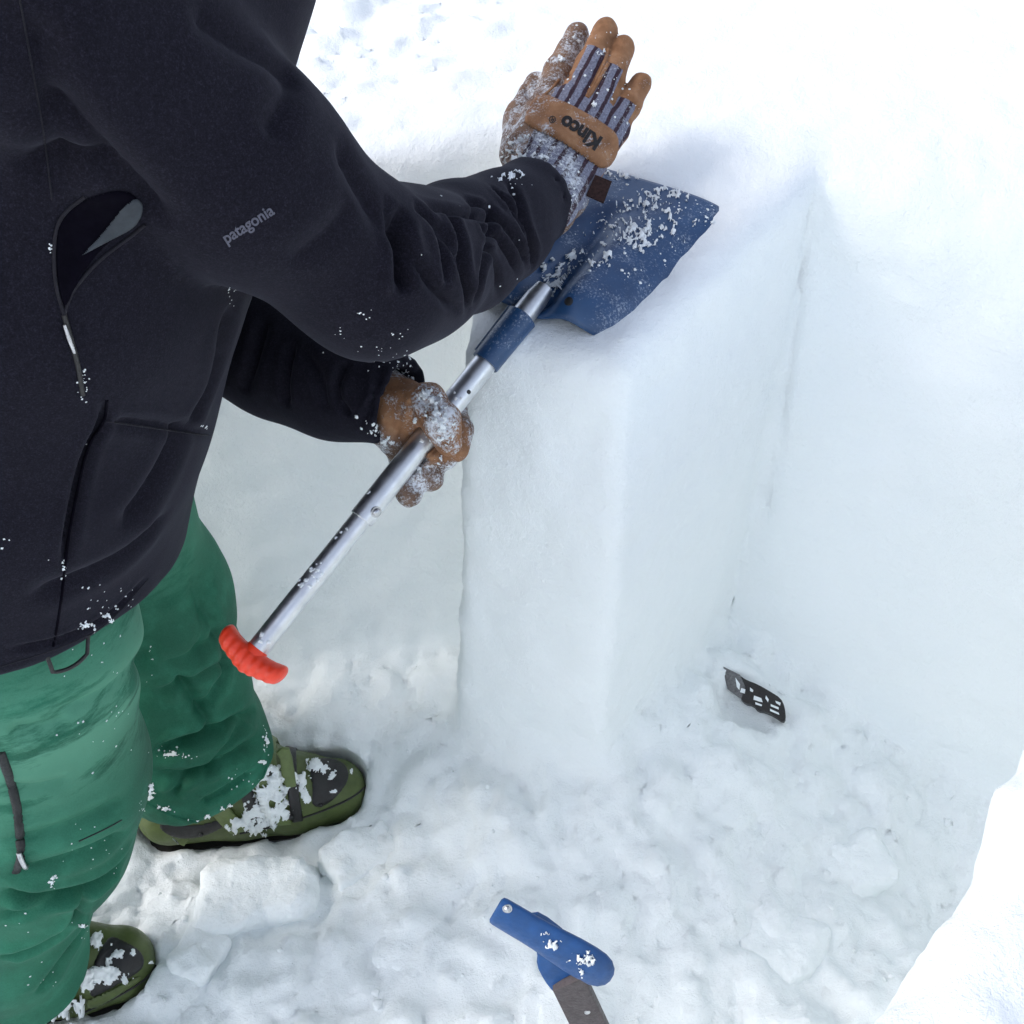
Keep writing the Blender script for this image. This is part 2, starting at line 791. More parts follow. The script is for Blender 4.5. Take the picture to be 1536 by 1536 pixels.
def frost(b, c, lo, hi, scale=120, tint=(.82, .86, .9), amount=1.0):
    """fine ice grains stuck to a surface"""
    f = b.noise(scale, 6, .75)
    k = b.noise(22, 3, .6)
    s = b.math('ADD', b.math('MULTIPLY', f, .62), b.math('MULTIPLY', k, .38))
    fac = b.ramp(s, [(lo, 0.0), (hi, 1.0)])
    return b.mix(b.math('MULTIPLY', fac, amount), c, tint), fac


def mat_glove(stripes=True):
    b = NB('glove_stripe_leather' if stripes else 'glove_leather')
    big = b.noise(60, 5, .6)
    lea = b.ramp(big, [(.25, (.17, .078, .036)), (.55, (.30, .150, .075)), (.8, (.42, .25, .145))])
    wet = b.n('Attribute', attribute_name='wet')
    lea = b.mix(b.math('MULTIPLY', wet.outputs['Fac'], .8), lea, b.ramp(big, [(.3, (.085, .055, .042)), (.7, (.20, .145, .115))]))
    c = lea
    if stripes:
        st = b.n('Attribute', attribute_name='stripe')
        cl = b.n('Attribute', attribute_name='cloth')
        wob = b.math('MULTIPLY', b.math('SUBTRACT', b.noise(45, 3), .5), .45)
        ph = b.math('FRACT', b.math('ADD', st.outputs['Fac'], wob))
        sf = b.ramp(ph, [(.56, 0.0), (.62, 1.0), (.92, 1.0), (.98, 0.0)])
        knit = b.noise(520, 3, .7)
        pale = b.ramp(knit, [(.3, (.10, .105, .15)), (.7, (.28, .285, .36))])
        dark = b.ramp(knit, [(.3, (.018, .009, .016)), (.7, (.065, .035, .05))])
        cloth = b.mix(sf, pale, dark)
        c = b.mix(b.ramp(cl.outputs['Fac'], [(.47, 0.0), (.53, 1.0)]), lea, cloth)
    fr = b.n('Attribute', attribute_name='frost')
    f = b.noise(420, 5, .8)
    k = b.noise(48, 4, .6)
    s = b.math('ADD', b.math('MULTIPLY', f, .55), b.math('MULTIPLY', k, .45))
    s = b.math('ADD', s, b.math('MULTIPLY', fr.outputs['Fac'], .22))
    fac = b.ramp(s, [(.585, 0.0), (.68, 1.0)])
    c = b.mix(b.math('MULTIPLY', fac, .88), c, (.80, .83, .88))
    h = b.bump(b.noise(75, 5, .6), .45, .004)
    h = b.bump(b.noise(700, 3, .7), .5, .001, h)
    h = b.bump(fac, .6, .0012, h)
    m = b.out(c, .8, h)
    b.b.inputs['Specular IOR Level'].default_value = .25
    return m


def mat_plain(name, col, rough=.5, metal=0.0, bump=0.0, bscale=60, var=.25, spec=.5, frosty=None):
    b = NB(name)
    n1 = b.noise(bscale, 5, .6)
    c = b.ramp(n1, [(.25, tuple(x * (1 - var) for x in col)), (.75, tuple(min(x * (1 + var), 1) for x in col))])
    h = None
    if bump:
        h = b.bump(n1, bump, .003)
        h = b.bump(b.noise(bscale * 9, 3, .7), bump, .0006, h)
    rr = b.ramp(b.noise(bscale * 2.3, 5, .7), [(.3, max(rough - .12, .02)), (.7, min(rough + .15, 1))])
    if frosty:
        c, fac = frost(b, c, *frosty)
    m = b.out(c, rr, h, Metallic=metal)
    b.b.inputs['Specular IOR Level'].default_value = spec
    return m


def mat_blade():
    b = NB('blade_blue')
    n1 = b.noise(30, 5, .6)
    c = b.ramp(n1, [(.3, (.012, .045, .120)), (.7, (.020, .070, .175))])
    c2, fac = frost(b, c, .555, .66, 420, (.55, .62, .72), .7)
    sc = b.noise(160, 3, .8)
    rr = b.ramp(sc, [(.3, .30), (.7, .48)])
    h = b.bump(b.noise(12, 3), .15, .004)
    h = b.bump(fac, .4, .001, h)
    m = b.out(c2, rr, h, Metallic=.0)
    b.b.inputs['Coat Weight'].default_value = .15
    b.b.inputs['Coat Roughness'].default_value = .35
    return m


def mat_alu():
    b = NB('brushed_aluminium')
    sc = b.n('Mapping')
    b.link(b.tc.outputs['Object'], sc.inputs[0])
    n1 = b.noise(50, 5, .65)
    n2 = b.noise(340, 4, .75)
    c = b.ramp(n1, [(.3, (.62, .63, .65)), (.7, (.78, .79, .80))])
    c = b.mix(b.ramp(n2, [(.68, 0.0), (.76, .7)]), c, (.12, .12, .13))
    c2, fac = frost(b, c, .63, .70, 300, (.85, .88, .9), .8)
    rr = b.ramp(b.noise(110, 5, .7), [(.3, .30), (.7, .50)])
    h = b.bump(n2, .15, .0006)
    h = b.bump(fac, .4, .001, h)
    return b.out(c2, rr, h, Metallic=b.math('SUBTRACT', 1.0, fac))


M = dict(
    snow=mat_snow(), crumb=mat_snow('clinging_snow', .4, 1.2),
    jacket=mat_jacket(), pants=mat_pants(), glove=mat_glove(True), leather=mat_glove(False),
    blade=mat_blade(), alu=mat_alu(),
    steel=mat_plain('steel', (.55, .55, .56), .3, 1.0, .1, 200),
    orange=mat_plain('grip_orange', (.86, .050, .014), .38, 0, .1, 80, .12),
    blue=mat_plain('handle_blue', (.010, .064, .205), .5, 0, .15, 90, .2, .4),
    brown=mat_plain('saw_grey_brown', (.075, .060, .062), .55, .3, .35, 160, .3),
    black=mat_plain('black_plastic', (.012, .011, .011), .45, 0, .3, 120, .3),
    knife=mat_plain('worn_steel', (.16, .155, .155), .5, .5, .4, 300, .5),
    scale=mat_plain('black_handle', (.016, .013, .012), .5, 0, .3, 300, .4),
    boot=mat_plain('boot_green', (.078, .105, .032), .42, 0, .2, 60, .25, .35, (.66, .74)),
    bstrap=mat_plain('boot_strap_green', (.125, .165, .055), .45, 0, .2, 90, .2, .4, (.70, .76)),
    trim=mat_plain('jacket_trim', (.016, .015, .020), .7, 0, .3, 300, .3, .15),
    logo=mat_plain('sleeve_print', (.085, .085, .115), .7, 0, .2, 500, .3),
    lining=mat_plain('pocket_lining', (.0025, .002, .005), .9, 0, .2, 60, .3, .05),  # near-black: the shade inside the pocket put into its colour; also on a seam
    mesh=mat_plain('pocket_grey', (.045, .052, .060), .6, 0, .2, 60, .3, .2),
    ink=mat_plain('stamp_ink', (.010, .008, .008), .8, 0, .2, 200, .3),
    strap=mat_glove(False),
    ptrim=mat_plain('pants_zip_black', (.010, .012, .012), .6, 0, .3, 200, .3),
    label=mat_plain('woven_label', (.030, .014, .012), .8, 0, .4, 300, .6, .2, (.66, .74)),
)

# ------------------------------------------------------------------ snow: surface, pit, isolated column
ZS = 0.825                                            # snow surface above the pit floor
UD = np.array([.84, -.54])
WD = np.array([.54, .84])


def plane3(p, q, r, inside):
    p, q, r = map(lambda a: np.array(a, float), (p, q, r))
    n = np.cross(q - p, r - p)
    n /= np.linalg.norm(n)
    if (np.array(inside) - p) @ n > 0:
        n = -n
    return n.astype(np.float32), float(n @ p)


WU = WD / np.linalg.norm(WD)
SLOPE = math.tan(R(12))                                # the hillside rises beyond the pit
F_T = np.array([.098, .83, .825])                      # front right-hand corner of the column
SN = np.array([-WU[0] * SLOPE, -WU[1] * SLOPE, 1.0])
SN /= np.linalg.norm(SN)


def onsnow(px, py, lift=0.0):
    o = np.array([0, 0, CAMZ])
    r = V(px, py, 1.0) - o
    return o + r * ((SN @ F_T + lift - SN @ o) / (SN @ r))


L_T, C_T = onsnow(690, 505), onsnow(1222, 245)
F_B, L_B, C_B = (.097, .875, .10), (-.075, 1.03, .12), (.353, 1.165, .08)
MID = (.15, 1.2, .5)
FR_T, CR_T = onsnow(958, 535), onsnow(1234, 248)
COLP = [plane3(F_T, L_T, ((F_B[0] + L_B[0]) / 2, (F_B[1] + L_B[1]) / 2, .11), MID),
        plane3(FR_T, CR_T, ((F_B[0] + C_B[0]) / 2, (F_B[1] + C_B[1]) / 2 + .03, .09), MID),
        plane3(L_T, L_B, (L_T[0] + .05, L_T[1] + .4, .825), MID)]
WALL_R = plane3(C_T, C_B, (C_T[0] + UD[0], C_T[1] + UD[1], C_T[2]), (.5, 2.0, .5))
WALL_L = plane3((-.6, 1.06, .1), (0, 1.15, .1), (-.3, 1.17, .825), (-.3, 2.0, .5))

# blade of the shovel (needed here because it is bedded into the snow)
E_S, M_S, CO_S = onsnow(800, 450, .02), onsnow(962, 256, .012), onsnow(1090, 325)
BL_A = M_S - E_S
BL_A -= SN * (BL_A @ SN)
BL_A /= np.linalg.norm(BL_A)
BL_B = np.cross(BL_A, SN)                              # towards the right-hand edge
BL_W = float((CO_S - E_S) @ BL_B) + .003                      # half width
BL_F = float((CO_S - E_S) @ BL_A) + .019               # cutting edge, measured from the shaft end
BL_R = .008                                            # rear rim


def surf_h(P):
    x, y = P[:, 0], P[:, 1]
    Q = np.stack([x, y, np.zeros_like(x)], 1)
    far = np.clip((y - 1.45) / .5, 0, 1)
    lf = np.clip((.10 - x) / .35, 0, 1) * np.clip((y - 1.22) / .25, 0, 1)
    amp = .0018 + .021 * np.maximum(far * .75, lf)
    h = amp * billow(Q * np.array([11, 13, 1]), 4, .55) + .012 * far * fbm(Q * 2.4, 3)
    h = h + .02 * far * noise(Q * 1.1 + 5)
    tl = np.clip((-x - .55) / .65, 0, 1)
    h = h - .62 * tl * tl * (3 - 2 * tl)               # unseen ground lowered on the left to let light into the recess
    return ZS + h + SLOPE * ((x - F_T[0]) * WU[0] + (y - F_T[1]) * WU[1])


def floor_h(P):
    x, y = P[:, 0], P[:, 1]
    Q = np.stack([x, y, np.full_like(x, .37)], 1)
    h = .015 * fbm(Q * 4, 3) + .018 * billow(Q * 9, 4, .52)
    h = h + .11 * np.exp(-(((x - .10) / .22) ** 2 + ((y - .93) / .22) ** 2))          # heap before the column
    h = h + .09 * np.exp(-(((x - .33) / .20) ** 2 + ((y - 1.10) / .2) ** 2))
    h = h + .10 * np.exp(-(((x + .22) / .24) ** 2 + ((y - 1.15) / .16) ** 2))         # left-hand recess
    h = h + .16 * np.exp(-(((x + .62) / .20) ** 2 + ((y - 1.10) / .16) ** 2))
    h = h + .05 * np.exp(-(((x - .05) / .30) ** 2 + ((y - .45) / .25) ** 2))
    h = h - .07 * np.exp(-(((x - .62) / .10) ** 2 + ((y - .78) / .12) ** 2))          # hollow by the near bank
    h = h - .035 * np.exp(-(((x + .36) / .16) ** 2 + ((y - .85) / .06) ** 2))         # trodden beside the boot
    return h + .035


BOOTS = [(np.array([-.208, .957, -.010]), R(11)), (np.array([-.446, .700, -.010]), R(12))]   # toe tip, heading
KNIFE_C = onz(1128, 1040, .13)

def near_bank(P):
    n = np.array([.745, -.667], np.float32)
    s = (P[:, :2] @ n) - float(np.array([.196, .300]) @ n)
    Q = P * np.array([1, 1, .5], np.float32)
    s = s + .012 * fbm(Q * 6, 3) + .012 * noise(Q * 3)
    top = .79 + .02 * noise(P * np.array([4, 4, 0], np.float32)) + .020 * fbm(P * np.array([9, 9, 0], np.float32), 4, .6)
    d = smax(-(s - .25 * np.clip(.78 - P[:, 2], 0, 1)), P[:, 2] - top, .06)
    return d


def snow_sdf(P):
    z = P[:, 2]
    hs = surf_h(P)
    col = None
    wob = .006 * noise(P * np.array([7, 7, 3], np.float32)) + .003 * noise(P * 17)
    for n, o in COLP:
        d = P @ n - o
        col = d if col is None else smax(col, d, .015)
    col = col + wob
    wr = P @ WALL_R[0] - WALL_R[1] + wob * 1.3
    wl = P @ WALL_L[0] - WALL_L[1] + wob
    wall = np.minimum(smin(col, wr, .006), wl)
    wall = smin(wall, P[:, 0] + 1.15, .1)
    wall = smin(wall, P[:, 1] + .30, .1)
    wall = smin(wall, 1.15 - P[:, 0], .1)
    kk = np.clip((P[:, 0] - .30) / .25, 0, 1)
    d = smax(wall, z - hs, .035 + .13 * kk * kk * (3 - 2 * kk))
    fl = z - floor_h(P)
    d = smin(d, fl * .85, .035)
    d = smin(d, near_bank(P), .05)
    # blade bedded a little below the surface
    q = P - E_S.astype(np.float32)
    a = q @ BL_A.astype(np.float32)
    b = q @ BL_B.astype(np.float32)
    c = (P - F_T.astype(np.float32)) @ SN.astype(np.float32)
    bed = np.maximum(np.maximum(np.abs(a - BL_F / 2 + .03) - BL_F / 2 - .034, np.abs(b) - BL_W * (1 - .26 * np.clip(1 - a / BL_F, 0, 1)) + .002), -.004 - c)
    bed = bed + .0016 * noise(P * 60) + .001 * noise(P * 130)
    d = smax(d, -bed, .006)
    # boot prints
    for toe, hd in BOOTS:
        f = np.array([math.cos(hd), math.sin(hd), 0])
        a_, b_ = toe - f * .055, toe - f * .27
        hole = np.minimum(cone(P, a_ + [0, 0, .055], b_ + [0, 0, .055], .056, .054),
                          cone(P, a_ + [0, 0, .13], b_ + [0, 0, .13], .062, .066))
        d = smax(d, -hole, .02)
    kn = KNIFE_C + np.array([.006, -.02, .0])
    d = smax(d, -(cone(P, kn + [-.02, .0, .01], kn + [.045, -.02, .03], .040, .05) + .004 * noise(P * 30)), .02)
    return d


me = sdf_mesh('snow_pit', snow_sdf, (-1.25, -.42, -.14), (1.25, 1.9, 1.22), .0095)
co, no = get_co(me), get_no(me)
up = np.clip(no[:, 2], 0, 1)
rub = np.clip((.30 - co[:, 2]) / .2, 0, 1)
dsp = .0022 * fbm(co * 22, 4, .55) * (1 + rub) + .006 * rub * up * billow(co * 24, 4, .6) + .0007 * fbm(co * 90, 2)
set_co(me, co + no * dsp[:, None])
crease(me, bvh_of(me), [([(1222, 268), (1205, 400), (1188, 520), (1168, 660), (1148, 780), (1138, 850)], .0050, .008, .1)])   # the saw cut behind the column
obj('snow_pit', me, M['snow'], kind='structure')

# the open snow field round the pit
xs = np.unique(np.concatenate([np.linspace(-60, -3, 24), np.linspace(-3, 3, 301), np.linspace(3, 60, 24)]))
ys = np.unique(np.concatenate([np.linspace(-40, -.6, 30), np.linspace(-.6, 1.7, 40), np.linspace(1.7, 4, 200), np.linspace(4, 12, 80), np.linspace(12, 90, 40)]))
GX, GY = np.meshgrid(xs, ys, indexing='ij')
P = np.stack([GX.ravel(), GY.ravel(), np.zeros(GX.size)], 1)
hz = surf_h(P.astype(np.float32)) - .002
P[:, 2] = hz + .0015 * fbm(P * 22, 3) * (np.abs(P[:, 0]) < 6)
idx = np.arange(GX.size).reshape(GX.shape)
q = np.stack([idx[:-1, :-1].ravel(), idx[1:, :-1].ravel(), idx[1:, 1:].ravel(), idx[:-1, 1:].ravel()], 1)
cx = P[q].mean(1)
hole = (np.abs(cx[:, 0]) < 1.18) & (cx[:, 1] > -.36) & (cx[:, 1] < 1.84)
obj('snow_field', to_mesh('snow_field', P, q[~hole]), M['snow'], kind='structure')

# ------------------------------------------------------------------ the shovel on the column
AL = lambda p, q, t: np.asarray(p) * (1 - t) + np.asarray(q) * t
SH_E, SH_G = V(806, 446, 1.02), V(378, 984, .955)
SH_D = (SH_E - SH_G) / np.linalg.norm(SH_E - SH_G)
SH_L = float(np.linalg.norm(SH_E - SH_G))


def shaft_at(px, py):
    """the place on the shaft axis nearest a line of sight"""
    o = np.array([0, 0, CAMZ])
    r = V(px, py, 1.0) - o
    r /= np.linalg.norm(r)
    w0 = SH_G - o
    b_ = SH_D @ r
    t = (b_ * (r @ w0) - SH_D @ w0) / (1 - b_ * b_)
    return float(t)


shovel = thing('shovel', SH_E, 'blue avalanche shovel with silver shaft and red-orange grip, blade bedded on the snow column', 'shovel')


def mk(name, vf, mat, parent, sharp=40, **kw):
    me = to_mesh(name, np.array([tuple(map(float, p)) for p in vf[0]]), [tuple(int(i) for i in f) for f in vf[1]])
    if sharp:
        mark_sharp(me, sharp)
    return obj(name, me, mat, parent, **kw)


NS, NT = 64, 72
vs = []
for i in range(NS + 1):
    s = i / NS
    for j in range(NT + 1):
        t = -1 + 2 * j / NT
        af = BL_F + .006 - .011 * t                      # bowed cutting edge
        ar = BL_R - .012 + .024 * abs(t) ** 6       # rounded rear shoulders
        a = ar + (af - ar) * s
        hw = BL_W * (1 - .27 * (1 - s))
        b = t * hw
        dome = (.024 * (1 - s) ** .9 + .003 * s + .003) * (1 - abs(t) ** 3)
        rear = max(0, 1 - s / .16)
        dome *= 1 - .35 * rear ** 2
        lobe = .008 * math.exp(-((abs(b) - .036) / .020) ** 2) * max(0, 1 - s / .85) ** .8
        tr = .030 * math.exp(-(b / .0165) ** 2) * max(0, 1 - s / .78) ** .9 * min(1, s / .10)
        z = dome + lobe - tr - .003 - .010 * abs(t) ** 8 - .012 * rear ** 3
        vs.append(E_S + BL_A * a + BL_B * b + SN * (z + .001 - (SN @ (E_S - F_T))))
fs = [(i * (NT + 1) + j, i * (NT + 1) + j + 1, (i + 1) * (NT + 1) + j + 1, (i + 1) * (NT + 1) + j) for i in range(NS) for j in range(NT)]
me = to_mesh('blade', np.array(vs), fs)
fixn(me)
me.polygons.foreach_set('use_smooth', np.ones(len(me.polygons), dtype=bool))
blade_bvh = bvh_of(me)
blade = obj('blade', me, M['blade'], shovel)
md = blade.modifiers.new('thickness', 'SOLIDIFY')
md.thickness = .0022
md.offset = -1

tJ, tC = shaft_at(538, 776), shaft_at(722, 540)
r_up, r_lo = .0112, .0094
mk('lower_shaft', lathe(SH_G, SH_D, [(.004, r_lo), (tJ + .05, r_lo)], 40), M['alu'], shovel)
up = mk('upper_shaft', lathe(SH_G, SH_D, [(tJ, r_lo), (tJ, r_up - .0007), (tJ + .0008, r_up), (SH_L - .002, r_up), (SH_L + .012, r_up * .8), (SH_L + .012, r_up * .3)], 40), M['alu'], shovel)
mk('socket', lathe(SH_G, SH_D, [(tC, r_up), (tC, .0133), (tC + .001, .0137), (tC + .050, .0146), (tC + .056, .0150), (tC + .058, r_up)], 40), M['blade'], shovel)
# small raised lip along the socket seam
x_ = np.cross(SH_D, [0, 0, 1.]); x_ /= np.linalg.norm(x_)
mk('socket_seam', tube([SH_G + SH_D * (tC + .002) - x_ * .0128 + np.array([0, 0, .006]), SH_G + SH_D * (tC + .054) - x_ * .0138 + np.array([0, 0, .0065])], .0022, 8), M['blade'], shovel)


def dome_on(c, n, r, h):
    return lathe(c, n, [(-.002, r), (h * .3, r), (h * .75, r * .75), (h, r * .3)], 16)


def toward_cam(p):
    v = np.array([0, 0, CAMZ]) - p
    return v / np.linalg.norm(v)


def shaft_dot(px, py, rad):
    t = shaft_at(px, py)
    c = SH_G + SH_D * t
    o = np.array([0, 0, CAMZ])
    r = V(px, py, 1.0) - o
    r /= np.linalg.norm(r)
    # first hit on the cylinder
    tt = np.linalg.norm(c - o)
    for k in range(80):
        p = o + r * (tt - .03 + .0005 * k)
        q = p - SH_G
        q = q - SH_D * (q @ SH_D)
        if np.linalg.norm(q) <= rad:
            return p, q / np.linalg.norm(q)
    q = c - o
    return c, -q / np.linalg.norm(q)


c, n = shaft_dot(564, 768, r_up)
mk('locking_button', dome_on(c, n, .0040, .0036), M['steel'], shovel)
mk('button_rim', lathe(c, n, [(-.001, .0052), (.0008, .0052), (.0008, .0040), (-.001, .0040)], 20), M['steel'], shovel)
c, n = shaft_dot(703, 588, r_up)
mk('shaft_hole', dome_on(c, n, .0022, .0007), M['black'], shovel)

# T grip: a ribbed, slightly bowed bar
ga, gb = V(338, 962, .957), V(408, 1018, .953)
gx = (gb - ga) / np.linalg.norm(gb - ga)
gx -= SH_D * (gx @ SH_D)
gx /= np.linalg.norm(gx)
gn = np.cross(SH_D, gx)
GL = .034
vs, fs, NG, SG = [], [], 90, 28
gc = SH_G - SH_D * .004
for i in range(NG + 1):
    u = -1 + 2 * i / NG
    rib = .00075 * (.5 + .5 * math.cos(u * math.pi * 8.5)) * min(1, (1 - abs(u)) * 8)
    e = math.sqrt(max(0, 1 - max(0, (abs(u) - .80) / .20) ** 2.2)) if abs(u) > .80 else 1
    ry = (.0098 + .0022 * math.exp(-(u / .3) ** 2)) * max(e, .02)
    rz = .0125 * max(e, .02)
    cen = gc + gx * u * GL + SH_D * (.0075 * u * u)
    for k in range(SG):
        a = 2 * math.pi * k / SG
        f = 1 + (rib / .010) * (1 if math.sin(a) < .5 else .2)
        vs.append(cen + SH_D * math.sin(a) * ry * f + gn * math.cos(a) * rz * f)
for i in range(NG):
    for k in range(SG):
        k2 = (k + 1) % SG
        fs.append((i * SG + k, i * SG + k2, (i + 1) * SG + k2, (i + 1) * SG + k))
fs += [tuple(range(SG)), tuple(NG * SG + k for k in reversed(range(SG)))]
grip = mk('grip', (vs, fs), M['orange'], shovel, 60)
mk('grip_neck', lathe(SH_G, SH_D, [(-.004, .0115), (.004, .0108), (.0085, .0098), (.0086, .0093)], 32), M['orange'], grip)

# snow stuck to the blade: thick clots, powder, and the plug in the groove
def blade_mask(cx, cy, rx, ry):
    return lambda X, Y: .55 - .75 * (((X - cx) / rx) ** 2 + ((Y - cy) / ry) ** 2)


cr = []
for cx, cy, rx, ry, sd in ((960, 305, 50, 22, 1), (965, 355, 45, 28, 2), (930, 262, 40, 14, 3), (1010, 285, 46, 16, 4), (905, 390, 30, 16, 5), (1062, 330, 16, 8, 6), (935, 345, 60, 40, 7), (1000, 330, 60, 40, 8), (960, 262, 90, 12, 9)):
    cr.append(crust(blade_bvh, cx - rx * 1.3, cy - ry * 1.3, cx + rx * 1.3, cy + ry * 1.3, sd, (.46 if sd < 7 else .62), .0032, .11, 1.4, blade_mask(cx, cy, rx, ry)))
for cx, cy, rx, ry, sd in ((836, 412, 34, 26, 21), (822, 430, 22, 16, 22), (858, 388, 20, 14, 23)):
    cr.append(crust(blade_bvh, cx - rx * 1.4, cy - ry * 1.4, cx + rx * 1.4, cy + ry * 1.4, sd, .25, .006, .1, 1.6, blade_mask(cx, cy, rx, ry)))
rng = random.Random(5)
for k in range(120):
    px, py = rng.uniform(860, 1080), rng.uniform(250, 440)
    l, n = cast(blade_bvh, px, py)
    if l is not None:
        cr.append(blob(l, rng.choice((.0004, .0005, .0007, .0009, .0016)), k, .6, n))
mk('clinging_snow', join(cr), M['crumb'], shovel, 0, kind='stuff')
l, n = cast(blade_bvh, 853, 452)
mk('rivet', dome_on(l, n, .0042, .0012), M['black'], shovel)

# crumbs of snow frozen on the shaft
cr = []
for px, py, k in ((470, 862, 9), (476, 852, 7), (456, 874, 7), (512, 800, 5), (545, 740, 5), (395, 960, 5), (684, 590, 4), (640, 655, 4)):
    for j in range(k):
        c, n = shaft_dot(px + rng.uniform(-9, 9), py + rng.uniform(-9, 9), r_up if py < 776 else r_lo)
        cr.append(blob(c, rng.uniform(.0008, .0022), j + px, .5, n))
mk('frozen_crumbs', join(cr), M['crumb'], shovel, 0, kind='stuff')


# ------------------------------------------------------------------ slabs: outlines with real thickness and rounded rims
def slab(name, outline, d0, th, mat, parent, gx_=0.0, gy_=0.0, bev=.002, c=None, front=0.0, **kw):
    """outline in picture units on a tilted plane at distance d0 (tilt gx_, gy_ in metres per picture unit)"""
    c = c if c is not None else np.mean(outline, axis=0)
    pts = [V(x, y, d0 + gx_ * (x - c[0]) + gy_ * (y - c[1]) + front) for x, y in outline]
    n = np.cross(pts[len(pts) // 3] - pts[0], pts[2 * len(pts) // 3] - pts[0])
    n /= np.linalg.norm(n)
    if n @ toward_cam(pts[0]) < 0:
        n = -n
    bm = bmesh.new()
    a = [bm.verts.new(p) for p in pts]
    b = [bm.verts.new(p - n * th) for p in pts]
    bm.faces.new(a)
    bm.faces.new(b[::-1])
    k = len(pts)
    for i in range(k):
        bm.faces.new((a[i], b[i], b[(i + 1) % k], a[(i + 1) % k]))
    bmesh.ops.recalc_face_normals(bm, faces=bm.faces)
    if bev:
        bmesh.ops.bevel(bm, geom=[e for e in bm.edges if e.calc_face_angle(0) > .6 and len(e.link_faces) == 2 and max(len(f.verts) for f in e.link_faces) > 4],
                        offset=bev, segments=4, affect='EDGES', profile=.5, clamp_overlap=True)
    me = bpy.data.meshes.new(name)
    bm.to_mesh(me)
    bm.free()
    me.polygons.foreach_set('use_smooth', np.ones(len(me.polygons), dtype=bool))
    me.set_sharp_from_angle(angle=R(35))
    return obj(name, me, mat, parent, **kw)


def dense(o, it=2):
    return [tuple(p) for p in smooth_line(o + [o[0]], it)[:-1]]


# ------------------------------------------------------------------ blue-handled snow saw in the foreground
DS = .77
saw = thing('snow_saw', V(1040, 1830, 1.15), 'blue plastic handle with a round socket on a grey-brown riveted bar in the foreground', 'saw')
SAW_C = (830, 1420)


def sawd(x, y):
    return DS + .00030 * (y - SAW_C[1]) - .00010 * (x - SAW_C[0])


# body: socket tube that swells into a rounded grip, as one skin of elliptic sections
A0, A1 = np.array([750, 1368.]), np.array([904, 1459.])
SEC = [(-.045, 24), (-.03, 30), (0, 31.5), (.12, 32), (.28, 32), (.40, 33), (.55, 36), (.70, 38.5), (.85, 39), (.95, 37), (1.02, 31), (1.07, 20), (1.09, 8)]
vs, fs, SG = [], [], 28
ax2 = (A1 - A0) / np.linalg.norm(A1 - A0)
nx2 = np.array([-ax2[1], ax2[0]])
for u, rpx in SEC:
    p = A0 + (A1 - A0) * u
    dd = sawd(*p)
    cen = V(p[0], p[1], dd)
    ex = V(p[0] + nx2[0] * 10, p[1] + nx2[1] * 10, sawd(*(p + nx2 * 10))) - cen
    ex /= np.linalg.norm(ex)
    ez = toward_cam(cen)
    rr = rpx * dd / FPX
    for k in range(SG):
        a = 2 * math.pi * k / SG
        vs.append(cen + ex * math.copysign(abs(math.cos(a)) ** .8, math.cos(a)) * rr + ez * math.copysign(abs(math.sin(a)) ** .8, math.sin(a)) * rr * .72)
for i in range(len(SEC) - 1):
    for k in range(SG):
        k2 = (k + 1) % SG
        fs.append((i * SG + k, i * SG + k2, (i + 1) * SG + k2, (i + 1) * SG + k))
fs += [tuple(range(SG)), tuple((len(SEC) - 1) * SG + k for k in reversed(range(SG)))]
hd = mk('handle', (vs, fs), M['blue'], saw, 50)
saw_bvh = bvh_of(hd.data)
slab('handle_web', dense([(790, 1400), (806, 1398), (850, 1432), (873, 1470), (862, 1482), (840, 1494), (829, 1490), (815, 1472), (804, 1450), (806, 1432), (797, 1418)], 1),
     DS + .006, .020, M['blue'], saw, -.0001, .0003, .003, SAW_C)
slab('guide_rail', [(748, 1378), (753, 1374), (800, 1409), (797, 1416)], DS - .004, .014, M['blue'], saw, -.0001, .0003, .002, SAW_C)
bar = slab('saw_bar', [(829, 1488), (876, 1466), (1000, 1730), (1060, 1822), (1000, 1836)], DS + .014, .007, M['brown'], saw, -.0001 + .00016, .0009, .0015, (850, 1480))
bar_bvh = bvh_of(bar.data)
for (x, y), bv in (((856, 1467), None), ((881, 1518), bar_bvh)):
    if bv is None:
        p = V(x, y, sawd(x, y) + .0055)
        n = toward_cam(p)
    else:
        p, n = cast(bv, x, y)
    mk('rivet', dome_on(p, n, .0023, .0014), M['steel'], saw)
p, n = cast(saw_bvh, 761, 1363)
mk('push_button', dome_on(p, n, .0024, .0022), M['steel'], saw)
mk('button_hole', lathe(p, n, [(-.001, .0034), (.0004, .0034), (.0004, .0026), (-.001, .0026)], 20), M['steel'], saw)
cr = []
for cx, cy, rx, ry, sd in ((872, 1435, 26, 16, 31), (828, 1416, 20, 9, 32), (816, 1400, 8, 5, 33), (871, 1452, 9, 16, 34), (880, 1438, 16, 10, 35)):
    cr.append(crust(saw_bvh, cx - rx * 1.4, cy - ry * 1.4, cx + rx * 1.4, cy + ry * 1.4, sd, .40, .0025, .11, 1.3, blade_mask(cx, cy, rx, ry)))
mk('clinging_snow', join(cr), M['crumb'], saw, 0, kind='stuff')

